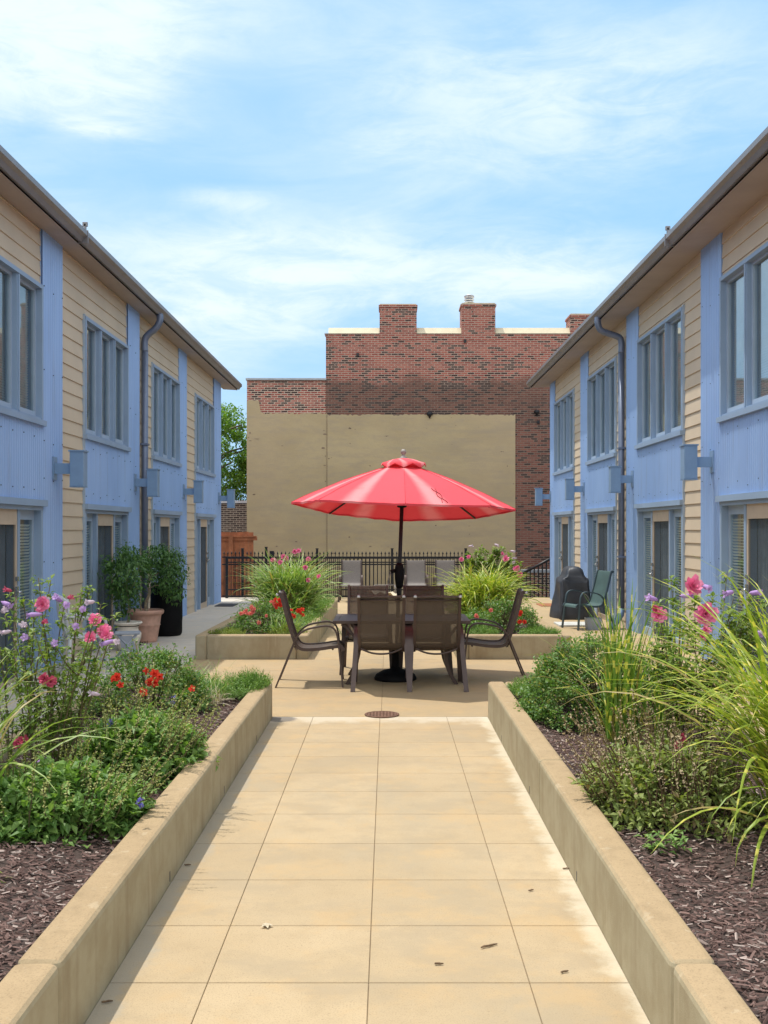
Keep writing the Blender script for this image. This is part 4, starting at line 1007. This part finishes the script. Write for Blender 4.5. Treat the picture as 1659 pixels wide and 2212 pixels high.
def leafy(name, label, cat, base, group=None): return thing(name, label, cat, base, group=group)
def stalks(st, lf, c, rx, ry, h, n, q, spikeL, L, W, lean=.5, dirbias=None):
    """herb stems with opposite leaves and a thin seed spike on top"""
    sp = MB()
    for i in range(n):
        a = q.uniform(0, 6.283); r = math.sqrt(q.random()); b0 = Vector((c[0]+rx*r*.7*math.cos(a), c[1]+ry*r*.7*math.sin(a), c[2]-.02))
        d = Vector((math.cos(a)*lean*r, math.sin(a)*lean*r, 1)); 
        if dirbias: d += Vector(dirbias)*q.uniform(.2, 1)
        d.normalize(); H = h*q.uniform(.6, 1.0)*(1-.25*r)
        pts = smoothpath([b0, b0+d*H*.55+rdir(q)*.02, b0+d*H+rdir(q)*.03], 4); st.tube(pts, [.0032]*len(pts), 4, False)
        for j in range(q.randint(5, 9)):
            f = q.uniform(.15, 1); k = min(len(pts)-2, int(f*(len(pts)-1))); p = pts[k].lerp(pts[k+1], q.random()); a2 = q.uniform(0, 6.283)
            for s in (0, math.pi):
                dd = Vector((math.cos(a2+s), math.sin(a2+s), q.uniform(-.1, .6))); leaf(lf, p, dd, Vector((0, 0, 1)), L*q.uniform(.55, 1.2)*(1.1-.4*f), W*q.uniform(.7, 1.15)*(1.1-.4*f), .2, q.uniform(0, .4))
        if q.random() < .72:
            e = pts[-1]; sd = (d+rdir(q)*.28).normalized(); Ls = spikeL*q.uniform(.5, 1.2); bend = rdir(q)*.12*Ls
            sps = [e+sd*Ls*k/7+bend*(k/7)**2 for k in range(8)]; st.tube(sps, [.0018]*8, 3, False)
            for k in range(1, 8):
                for _ in range(3):
                    dd = rdir(q)+sd*.4; leaf(sp, sps[k], dd, sd, .014*q.uniform(.7, 1.3), .010, .1)
    return sp
def herb(label, c, rx, ry, h, n, fill, q, lm, sm_, spikeL, L, W, blues=(), group='salvia clumps in the planters', dirbias=None, lean=.5):
    t = thing('salvia_clump', label, 'plant', c, group=group); st, lf = MB(), MB()
    mound(lf, c, rx, ry, h*.72, fill, 34, L, W, q, .085, -.05)
    sp = stalks(st, lf, c, rx, ry, h, n, q, spikeL, L*.8, W*.8, lean, dirbias)
    lf.build('foliage', lm, t); st.build('stems', M['stem'] if sm_ is LM['spike'] else M['dry'], t); sp.build('flower_spikes', sm_, t)
    for (x, y, Y) in blues:
        mb = MB(); p = at(x, y, Y)
        for k in range(12): flower_mesh(mb, p+Vector((q.uniform(-.012, .012), q.uniform(-.012, .012), q.uniform(-.022, .022))), rdir(q), .010, q, 1, 4, .3)
        mb.build('flower', BL, t)
    return t
q = random.Random(5)
herb('low green salvia clump nearest the viewer in the near left planter', (-1.62, 4.98, SZ), .48, .36, .38, 150, 150, q, LM['salvia'], LM['spike'], .15, .058, .030, [(302, 1735, 4.7)], dirbias=(.45, -.1, 0))
herb('green salvia clump behind the hibiscus stems, leaning over the left planter wall', (-1.50, 6.15, SZ), .38, .48, .44, 160, 140, q, LM['salvia'], LM['spike'], .20, .062, .032, [(237, 1560, 5.9), (376, 1512, 6.3)], dirbias=(.35, -.05, 0))
herb('fading salvia clump with beige seed stalks leaning over the right planter wall', (1.44, 5.25, SZ), .44, .52, .46, 200, 150, q, LM['salviadry'], LM['spikedry'], .22, .048, .023, dirbias=(-.22, .05, 0))
# small dark green plant in front of it
t = thing('low_weed', 'small dark green leafy weed on the mulch at the foot of the fading salvia', 'plant', (1.27, 4.62, SZ)); mb = MB()
for i in range(60):
    a = q.uniform(0, 6.283); p = Vector((1.27+q.uniform(-.10, .10), 4.62+q.uniform(-.06, .06), SZ+q.uniform(.0, .07))); leaf(mb, p, Vector((math.cos(a), math.sin(a), q.uniform(-.1, .5))), Vector((0, 0, 1)), .05*q.uniform(.6, 1.2), .026, .2, .3)
mb.build('foliage', LM['salvia'], t)
t = thing('low_weed', 'yellow-green leafy sprig at the left edge of the near left mulch', 'plant', (-1.60, 4.12, SZ)); mb = MB()
for i in range(34):
    a = q.uniform(0, 6.283); p = Vector((-1.615+q.uniform(-.05, .05), 4.14+q.uniform(-.04, .04), SZ+q.uniform(.01, .09))); leaf(mb, p, Vector((math.cos(a), math.sin(a), q.uniform(0, .6))), Vector((0, 0, 1)), .045*q.uniform(.6, 1.2), .022, .2, .3)
mb.build('foliage', LM['moss'], t)

def rosebush(label, c, rx, ry, h, clumps, per, q, fl, r, m, Y, L=.03, group='rose bushes in the planters', extra=None):
    t = thing('rose_bush', label, 'shrub', c, group=group); lf, st = MB(), MB()
    mound(lf, c, rx, ry, h, clumps, per, L, L*.62, q, .10)
    for i in range(22):
        a = q.uniform(0, 6.283); e = Vector((c[0]+rx*.8*math.cos(a)*q.random(), c[1]+ry*.8*math.sin(a)*q.random(), c[2]+h*q.uniform(.7, 1.15))); st.tube([Vector(c)+Vector((q.uniform(-.05, .05), q.uniform(-.05, .05), -.02)), Vector(c).lerp(e, .6), e], [.006, .004, .0025], 4)
        for j in range(6): leaf(lf, e+rdir(q)*.03, rdir(q), Vector((0, 0, 1)), L, L*.6)
    lf.build('foliage', LM['rose'], t); st.build('stems', M['stem'], t)
    for f in fl:
        x, y, n = f[:3]; mm = f[3] if len(f) > 3 else m
        for k in range(n):
            flower(t, at(x+q.uniform(-7, 7)*(n > 1)*n/4, y+q.uniform(-5, 5)*(n > 1)*n/4, Y), r*q.uniform(.8, 1.15), mm, q, None, 4, 5, .5)
    return t
q = random.Random(31)
rosebush('rose bush with scarlet blooms in the near left planter', (-1.84, 7.95, SZ), .48, .40, .50, 150, 48, q, [(255, 1461, 2), (318, 1449, 1), (335, 1454, 2), (331, 1471, 5), (309, 1495, 1), (260, 1480, 1), (415, 1488, 1), (345, 1462, 1), (246, 1466, 1)], .033, RD, 7.5)
rosebush('dense green rose bush without blooms in the near right planter', (1.60, 7.85, SZ), .58, .60, .60, 380, 52, q, [], .026, RD, 7.5)
rosebush('rose bush with coral and red blooms in the far left planter', (-1.72, 14.35, SZ), .50, .5, .42, 120, 40, q, [(526, 1322, 5, CO), (546, 1320, 5, CO), (540, 1312, 2, CO), (575, 1330, 1, CO), (560, 1345, 1, CO), (599, 1300, 8, RD), (603, 1310, 4, RD), (588, 1304, 4, CO), (641, 1326, 8, RD), (648, 1321, 3, RD)], .032, CO, 13.85, .038)
rosebush('rose bush with a few orange blooms in the far right planter', (1.62, 14.5, SZ), .56, .5, .44, 130, 40, q, [(1124, 1325, 3, RD), (1127, 1339, 4, RD), (1029, 1331, 3, CO), (1060, 1318, 1, CO), (1108, 1330, 1, RD)], .032, CO, 14.0, .038)

def shoots(mb, cells, n, h, q, nl=.022, lean=.55):
    for i in range(n):
        c, rx, ry = q.choice(cells); a = q.uniform(0, 6.283); r = math.sqrt(q.random()); p = Vector((c[0]+rx*r*math.cos(a), c[1]+ry*r*math.sin(a), c[2]+h*.35*(1-r)*q.random()))
        d = Vector((math.cos(a)*lean*r+q.uniform(-.3, .3), math.sin(a)*lean*r+q.uniform(-.3, .3), 1)).normalized(); H = h*q.uniform(.5, 1.1)*(1-.35*r)
        for k in range(9):
            pp = p+d*H*k/9; leaf(mb, pp, d*.8+rdir(q)*.9, d, nl*q.uniform(.7, 1.3), nl*.26, 0)
        leaf(mb, p+d*H, d, Vector((1, 0, 0)), nl, nl*.4, 0)
def low(name, label, cells, n, h, q, lm, nl=.022, group='low creeping plants along the planter edges'):
    t = thing(name, label, 'plant', cells[0][0], group=group); mb = MB(); shoots(mb, cells, n, h, q, nl); mb.build('foliage', lm, t); return t
q = random.Random(17)
low('creeping_juniper', 'bright green juniper at the far end of the near left planter', [((-1.38, 8.78, SZ+.03), .28, .3), ((-1.75, 8.85, SZ+.03), .25, .25), ((-1.2, 8.95, SZ+.05), .14, .18)], 1700, .17, q, LM['jun'], .026)
low('creeping_juniper', 'small juniper patch at the far end of the near right planter', [((1.22, 8.85, SZ+.03), .16, .25), ((1.45, 8.95, SZ+.03), .2, .2)], 800, .13, q, LM['jun'], .026)
low('creeping_juniper', 'long bed of juniper along the inner wall of the far left planter', [((-1.30, y, SZ+gz(y)), .22, .7) for y in (15.2, 16.4, 17.6, 18.8, 19.9)], 1300, .24, q, LM['jun'], .04)
low('creeping_juniper', 'green ground cover between rose and mounded grass in the far right planter', [((1.30, y, SZ+gz(y)), .25, .6) for y in (14.6, 15.3, 16.2)], 600, .26, q, LM['jun'], .04)
low('stonecrop', 'yellow-green stonecrop at the front left corner of the far left planter', [((-2.15, 13.62, SZ+.03), .24, .14)], 300, .11, q, LM['moss'], .026)
low('stonecrop', 'yellow-green stonecrop under the roses at the front of the far left planter', [((-1.33, 13.68, SZ+.02), .24, .18)], 320, .16, q, LM['moss'], .03)
low('stonecrop', 'green stonecrop at the front right corner of the far right planter', [((2.02, 13.62, SZ+.03), .26, .15)], 360, .13, q, LM['jun'], .03)
low('stonecrop', 'green stonecrop at the front left corner of the far right planter', [((1.25, 13.62, SZ+.03), .2, .14)], 260, .11, q, LM['jun'], .03)
# grasses
q = random.Random(41)
def grassclump(label, base, specs, m, group='ornamental grass clumps in the planters'):
    t = thing('ornamental_grass', label, 'grass clump', base, group=group); mb = MB()
    for s in specs: grass(mb, *s)
    mb.build('blades', m, t); return t
grassclump('huge arching yellow-striped grass nearest the viewer in the near right planter', (2.08, 4.95, SZ),
           [((2.08, 4.95, SZ), 330, 1.42, .021, .40, 1.75, .22, q), ((2.02, 4.75, SZ), 90, 1.05, .02, .75, 1.8, .2, q), ((2.0, 4.9, SZ), 34, 1.4, .022, .5, 1.8, .16, q, math.pi*1.02, .35), ((2.0, 4.6, SZ), 26, 1.25, .022, .6, 2.2, .14, q, math.pi*1.25, .3)], LM['grassbig'])
grassclump('upright grass with yellow bands behind the fading salvia in the near right planter', (1.62, 6.95, SZ),
           [((1.60, 6.95, SZ), 70, 1.0, .024, .16, .5, .12, q), ((1.95, 7.1, SZ), 40, .9, .022, .22, .7, .12, q), ((1.6, 6.9, SZ), 44, .85, .014, .5, 1.6, .14, q)], LM['grassup'])
grassclump('pale striped grass blades leaning in at the left edge of the near left planter', (-2.12, 4.95, SZ),
           [((-2.12, 4.95, SZ), 70, .95, .018, .3, 1.4, .14, q), ((-2.1, 4.95, SZ), 26, 1.0, .02, .5, 1.5, .12, q, 0, .5)], LM['grasslite'])
grassclump('small fine grass tuft behind the scarlet rose in the near left planter', (-1.62, 8.25, SZ), [((-1.62, 8.25, SZ), 150, .42, .006, .45, 1.1, .09, q), ((-1.45, 8.5, SZ), 20, .55, .005, .7, 1.5, .05, q)], LM['grassfar'])
grassclump('bushy fountain grass with pink blooms among it in the far left planter', (-1.52, 17.1, SZ-.03), [((-1.66, 17.1, SZ-.03), 800, 1.18, .034, .36, 1.7, .32, q), ((-1.7, 16.7, SZ-.03), 300, .85, .03, .75, 1.7, .32, q)], LM['grassfar'])
grassclump('rounded fountain grass mound in the far right planter', (1.55, 16.4, SZ-.02), [((1.55, 16.4, SZ-.02), 850, 1.08, .034, .48, 1.95, .30, q), ((1.5, 16.1, SZ-.02), 280, .75, .03, .85, 1.7, .28, q)], LM['grassbig'])
grassclump('few loose grass blades under the coral roses of the far left planter', (-1.48, 13.75, SZ), [((-1.48, 13.75, SZ), 46, .40, .012, .6, 1.3, .10, q), ((-1.3, 13.9, SZ), 50, .42, .012, .5, 1.2, .10, q)], LM['grassfar'])
t = thing('dry_grass_tuft', 'bleached dry grass tuft on the mulch beside the near left juniper', 'plant', (-1.46, 8.42, SZ)); mb = MB()
grass(mb, (-1.46, 8.42, SZ+.01), 130, .20, .006, 1.0, .9, .07, q); mb.build('blades', LM['drygrass'], t)
# far hibiscus
q = random.Random(51)
fl = hibiscus('hibiscus with small pink blooms behind the fountain grass of the far left planter', (-1.55, 18.6, .2), [at(x, y, q.uniform(17.9, 18.8)) for x, y in ((637, 1190), (612, 1203), (590, 1212), (665, 1208), (650, 1215), (690, 1240), (600, 1225), (625, 1198), (680, 1222))], q, 16, .07, LM['hib'], 'hibiscus shrubs in the planters')
for (x, y) in ((637, 1192), (645, 1190), (590, 1210), (613, 1203), (666, 1208), (618, 1206)): flower(fl, at(x, y, 17.6), .05, PK, q)
for (x, y) in ((666, 1253), (689, 1246), (660, 1226), (606, 1215)): flower(fl, at(x, y, 16.4), .045, PK, q)
fr_ = hibiscus('hibiscus with pink blooms behind the grass mound of the far right planter', (1.68, 18.3, .2), [at(x, y, q.uniform(17.6, 18.5)) for x, y in ((1000, 1205), (1013, 1195), (1030, 1192), (1050, 1190), (1070, 1183), (1085, 1185), (1100, 1200), (1105, 1210), (1060, 1200), (1020, 1210), (1090, 1215), (1040, 1182), (1112, 1215), (1118, 1235), (1125, 1250))], q, 70, .085, LM['hib'], 'hibiscus shrubs in the planters', twigs=2)
for (x, y, r) in ((1093, 1208, .06), (1114, 1230, .06), (1123, 1242, .06), (997, 1208, .045), (1012, 1203, .04), (1085, 1196, .035), (1118, 1226, .04)): flower(fr_, at(x, y, 17.3), r, PK, q)
for (x, y) in ((1014, 1180), (1070, 1176), (1108, 1206), (1105, 1190), (1112, 1213)): bud(fr_, at(x, y, 17.4), WP, q, .07, .02)

# ------------------------------------------------------------------ left walkway: pots and clutter
def pot_tree(name, label, loc, pot, potmat, trunks, crown, q, droop=.3, soil_r=.2, soil_z=.4):
    t = thing(name, label, 'potted tree', loc); b = MB(); pot(b); b.build('pot', potmat, t, world=False)
    s = MB(); s.lathe([(.001, soil_z-.02), (soil_r, soil_z-.02), (soil_r, soil_z), (.001, soil_z+.01)], 20); s.build('soil', M['soilp'], t, world=False)
    k = MB()
    for pts, r in trunks:
        sp = smoothpath(pts, 5); n = len(sp); k.tube(sp, [r*(1-.6*i/n)*(1+.12*math.sin(i*2.3)) for i in range(n)], 7)
    k.build('trunk', M['palebark'], t, world=False)
    f = MB()
    for (c, rx, ry, rz_, n) in crown:
        for i in range(n):
            o = rdir(q); r = q.uniform(.3, 1.35)**.5; p = Vector((c[0]+o.x*rx*r, c[1]+o.y*ry*r, c[2]+o.z*rz_*r)); out = Vector((o.x, o.y, -droop))
            for j in range(10):
                pp = p+rdir(q)*.075; leaf(f, pp, out+rdir(q)*.8, Vector((0, 0, 1))+o*.5, .085*q.uniform(.6, 1.15), .034, .2, q.uniform(.1, .5))
    f.build('foliage', LM['ficus'], t, world=False); return t
q = random.Random(61)
def terra(b):
    def fl(r, z, a): return r*(1+(.018*math.cos(a*28) if .06 < z < .24 else 0))
    b.lathe([(.02, 0), (.165, 0), (.175, .03), (.20, .20), (.214, .25), (.224, .262), (.216, .275), (.235, .40), (.245, .42), (.262, .425), (.275, .445), (.278, .475), (.265, .49), (.235, .485), (.225, .44), (.02, .43)], 56, rfun=fl)
gy = gz(15.6)
pot_tree('potted_ficus', 'leafy ficus with twisted trunk in the ribbed terracotta pot', (-3.70, 15.55, gy), terra, M['terra'],
         [([(.02, 0, .43), (.0, .02, .58), (.06, 0, .75), (.04, 0, .9), (.10, .02, 1.05)], .030), ([(.10, .02, 1.0), (.06, .02, 1.2), (.05, 0, 1.38)], .015), ([(.08, 0, .98), (.22, -.03, 1.06), (.36, -.02, 1.2)], .012),
          ([(-.05, -.03, .43), (-.09, -.02, .65), (-.16, 0, .9), (-.18, 0, 1.15), (-.16, 0, 1.3)], .013), ([(.05, -.02, .8), (.16, -.06, .86), (.25, -.06, .85)], .006)],
         [((.12, .12, 1.26), .40, .38, .17, 110), ((.42, .05, 1.0), .14, .26, .34, 75), ((-.24, .2, 1.16), .18, .22, .16, 40), ((.2, .42, 1.0), .26, .1, .26, 40)], q)
def urn(b): b.lathe([(.02, 0), (.13, 0), (.14, .03), (.16, .10), (.185, .17), (.19, .235), (.18, .25), (.155, .27), (.145, .31), (.155, .35), (.20, .375), (.205, .39), (.195, .40), (.17, .39), (.16, .36), (.02, .35)], 40)
pot_tree('potted_ficus', 'bushy ficus in the pale stone urn by the near doors', (-3.68, 14.4, gz(14.4)), urn, M['urn'],
         [([(0, 0, .36), (.02, 0, .6), (-.02, 0, .9), (.02, .02, 1.2)], .02), ([(0, 0, .8), (.12, 0, 1.0), (.16, 0, 1.2)], .01)],
         [((-.04, .1, 1.10), .29, .32, .32, 130), ((-.06, .05, .80), .20, .22, .26, 55)], q, soil_r=.16, soil_z=.36)
t = thing('planter_bag', 'black fabric planter bag standing behind the terracotta pot', 'planter bag', (-3.60, 16.55, gz(16.5)))
b = MB(); b.lathe([(.02, 0), (.22, 0), (.245, .04), (.26, .3), (.255, .6), (.26, .84), (.25, .85), (.235, .79), (.02, .77)], 28, rfun=lambda r, z, a: r*(1+.03*math.sin(a*5+z*9)))
b.build('bag', M['blackpl'], t, world=False)
t = thing('plastic_chair', 'white plastic garden chair half hidden behind the near left hibiscus', 'chair', (-3.66, 12.3, 0), R(25))
b = MB()
for i in range(7):
    a = -.9+1.8*i/6; b.tube(smoothpath([(-.2*math.cos(a)-.02, .24*math.sin(a), .42), (-.25*math.cos(a)-.05, .25*math.sin(a), .66), (-.24*math.cos(a)-.08, .22*math.sin(a), .87)], 3), .017, 6)
b.tube(smoothpath([(-.22, -.2, .82), (-.29, -.15, .88), (-.33, 0, .90), (-.29, .15, .88), (-.22, .2, .82)], 4), .026, 8); b.build('backrest', M['white'], t, world=False)
b = MB(); b.box(-.22, .24, -.22, .22, .40, .43); b.build('seat', M['white'], t, world=False, bevel=.012)
for sx in (-.2, .21):
    for sy in (-.21, .21): b = MB(); b.tube([(sx*1.12, sy*1.1, 0), (sx, sy, .41)], [.018, .026], 8); b.build('leg', M['white'], t, world=False)
for s in (-1, 1): b = MB(); b.tube(smoothpath([(.2, s*.24, .42), (.2, s*.265, .60), (.12, s*.27, .645), (-.12, s*.26, .65), (-.26, s*.2, .68)], 4), .02, 8); b.build('armrest', M['white'], t, world=False)
t = thing('folding_stool', 'grey folding stool leaning beside the stone urn, behind the hibiscus', 'stool', (-3.40, 13.3, 0), R(12))
b = MB(); b.box(-.16, .16, -.13, .13, .33, .36); b.build('seat', M['grey'], t, world=False, bevel=.01)
for s in (-1, 1):
    b = MB(); b.tube([(-.17, s*.12, 0), (.12, s*.11, .33)], .014, 6); b.tube([(.17, s*.13, 0), (-.12, s*.11, .33)], .014, 6); b.build('leg', M['grey'], t, world=False)
b = MB(); b.quad((-.05, -.12, .02), (.17, -.14, .0), (.06, -.12, .32), (-.1, -.12, .32)); b.build('side_panel', M['grey'], t, world=False)
hp = [at(x, y, 1) for x, y in ()]
def gp_(x, y, z=.014): Y = (EYE-z)*F/(y-VY); return Vector(((x-VX)/F*Y, Y, z))
b = MB(); b.tube(smoothpath([gp_(300, 1415), gp_(270, 1419), gp_(240, 1424), gp_(200, 1426), gp_(150, 1424), gp_(118, 1412), gp_(130, 1398), gp_(180, 1394), gp_(205, 1400), gp_(170, 1412), gp_(120, 1418)], 6), .013, 8)
t = thing('garden_hose', 'green garden hose lying on the walkway below the near left doors', 'hose', gp_(220, 1420)); b.build('hose', M['hose'], t)
b = MB(); e = gp_(300, 1415); b.tube([e, e+Vector((.05, .01, 0))], .017, 8); b.build('nozzle', M['steel'], t)
b = MB(); q = random.Random(8)
for i in range(160):
    p = gp_(q.gauss(286, 14), q.gauss(1389, 2.6), .0); s = q.uniform(.008, .022); o = rdir(q)*s; u = rdir(q)*s; b.add([p+o, p-o, p+u+Vector((0, 0, s)), p-u+Vector((0, 0, s*.3))], [(0, 1, 2), (1, 3, 2), (0, 2, 3), (0, 3, 1)])
o = b.build('spilled_soil', M['soilp']); tag(o, 'dark potting soil spilled on the walkway between urn and terracotta pot', 'soil heap')

# ------------------------------------------------------------------ right walkway: grill, green chair
gr = thing('covered_grill', 'barbecue grill under a black vinyl cover by the right doors', 'grill', (3.64, 20.1, gz(20.1)))
b = MB(); n = 72; prof = [(0, 1.10, .1), (.03, 1.12, .1), (.20, 1.05, .05), (.40, .98, 0), (.60, .93, 0), (.74, .91, 0), (.82, .91, 0), (.855, .89, 0), (.875, .84, .0), (.90, .72, .0), (.93, .63, .1), (.99, .58, .2), (1.05, .52, .3), (1.10, .42, .4), (1.13, .28, .6), (1.14, .02, .9)]
vs = []; hx, hy = .31, .43; q = random.Random(2); ph = [q.uniform(0, 6.28) for _ in range(8)]
for (z, s, rnd_) in prof:
    for k in range(n):
        a = 6.283*k/n; ca, sa = math.cos(a), math.sin(a); e = .34+.4*rnd_
        x = hx*s*math.copysign(abs(ca)**e, ca); y = hy*(s if z < .89 else s**.45)*math.copysign(abs(sa)**e, sa)
        w = max(0, 1-z/.9)*(.06*math.sin(a*5+ph[0]+z)+.04*math.sin(a*11+ph[1]+z*3))+.012*math.sin(a*6+z*9+ph[2])
        l = math.hypot(x, y)+1e-6; vs.append((x*(1+w/max(l, .15)), y*(1+w/max(l, .15)), z*.90-((.02*math.sin(a*4+ph[3])+.03*(1-abs(math.sin(2*a)))) if .7 < z < .9 else 0)+(.015*math.sin(a*7+z*9) if .9 < z < 1.1 else 0)))
m_ = len(prof); b.add(vs, [(i*n+k, i*n+(k+1) % n, (i+1)*n+(k+1) % n, (i+1)*n+k) for i in range(m_-1) for k in range(n)]+[tuple((m_-1)*n+k for k in range(n))], smooth=True)
b.build('cover', M['cover'], gr, world=False)
gc = sling_chair('patio_chair', 'green sling chair with an empty seat in front of the covered grill', M['green'], M['greenfr'], None)
gc.location = (3.50, 17.75, gz(17.7)); gc.rotation_euler = (0, 0, R(197))
b = MB(); b.box(3.05, 3.75, 18.1, 18.75, gz(18.4)-.01, gz(18.4)+.035); tag(b.build('paver', M['slab'], bevel=.006), 'pale square paving slab lying under the green chair', 'paving slab')
t = thing('plant_box', 'small square grey planter box under the green chair', 'planter', (3.55, 17.62, gz(17.6)))
b = MB(); b.add([(-.11, -.11, 0), (.11, -.11, 0), (.11, .11, 0), (-.11, .11, 0), (-.13, -.13, .2), (.13, -.13, .2), (.13, .13, .2), (-.13, .13, .2), (-.11, -.11, .2), (.11, -.11, .2), (.11, .11, .2), (-.11, .11, .2), (-.11, -.11, .17), (.11, -.11, .17), (.11, .11, .17), (-.11, .11, .17)],
                [(0, 3, 2, 1)]+[(i, (i+1) % 4, 4+(i+1) % 4, 4+i) for i in range(4)]+[(4+i, 4+(i+1) % 4, 8+(i+1) % 4, 8+i) for i in range(4)]+[(8+i, 8+(i+1) % 4, 12+(i+1) % 4, 12+i) for i in range(4)]+[(12, 13, 14, 15)])
b.build('box', M['grey'], t, world=False)

# ------------------------------------------------------------------ tree behind the left corner
q = random.Random(71)
t = thing('leafy_tree', 'green deciduous tree rising behind the low dark brick wall', 'tree', (-7.4, 41, -.7))
b = MB(); b.tube(smoothpath([(-7.4, 41, -.8), (-7.35, 41, 1.5), (-7.5, 41, 3.4), (-7.3, 41.1, 5.2), (-7.2, 41, 6.4)], 5), [.24-.20*i/20 for i in range(21)], 10)
for i in range(14):
    a = q.uniform(0, 6.283); z = q.uniform(2.2, 5); b.tube(smoothpath([(-7.4, 41, z), (-7.4+math.cos(a)*.8, 41+math.sin(a)*.8, z+.6), (-7.4+math.cos(a)*1.7, 41+math.sin(a)*1.7, z+.9)], 4), [.07-.005*k for k in range(9)], 6)
b.build('trunk', M['bark'], t)
f = MB()
for i in range(430):
    o = rdir(q); r = q.uniform(.35, 1)**.45; c = Vector((-7.4+o.x*2.5*r, 41+o.y*2.3*r, 4.3+o.z*(2.9 if o.z > 0 else 1.9)*r)); s = q.uniform(.18, .42)
    for j in range(56):
        p = c+rdir(q)*s*q.random()**.5; leaf(f, p, rdir(q)+Vector((0, 0, -.25)), Vector((0, 0, 1))+rdir(q)*.6, .15*q.uniform(.6, 1.2), .08, .15, .2)
f.build('crown', LM['tree'], t)

# ------------------------------------------------------------------ litter on the path
q = random.Random(91)
def twig(label, x, y, L, a, name='twig', w=.007):
    p = gp_(x, y, .006); d = Vector((math.cos(a), math.sin(a), 0)); b = MB()
    n = 5; pts = [p+d*L*(i/n-.5)+Vector((q.uniform(-.003, .003), q.uniform(-.003, .003), q.uniform(0, .002))) for i in range(n+1)]
    b.tube(pts, [w*.55*k for k in (.6, 1, .9, 1, .8, .5)], 6); tag(b.build(name, M['dry']), label, 'twig', 'dry twigs on the path')
twig('longest dry twig on the path, lying slantwise near its right wall', 1057, 2043, .075, .5, w=.008)
twig('short thick dry twig near the middle of the path, closest to the viewer', 947, 2082, .035, .1, w=.008)
twig('small dry twig between the right score line and the right wall, closest to the viewer', 1220, 2099, .03, .3)
twig('small dry twig on the path beyond the longest one', 1147, 1923, .03, .6)
twig('thin dry twig beside the foot of the right planter wall', 1223, 1876, .04, .0)
twig('thin dry twig in the shadow of the left planter wall', 405, 1868, .035, .1)
twig('short dry twig on the shaded left margin of the path, closest to the viewer', 232, 2164, .04, .3)
b = MB(); p = gp_(576, 2001, .004)
for k in range(5):
    a = k*1.25; leaf(b, p, Vector((math.cos(a), math.sin(a), .3)), Vector((0, 0, 1)), .03, .02, .3, .2)
tag(b.build('dry_leaf', M['cloth']), 'curled pale dry leaf on the left score line of the path', 'leaf')
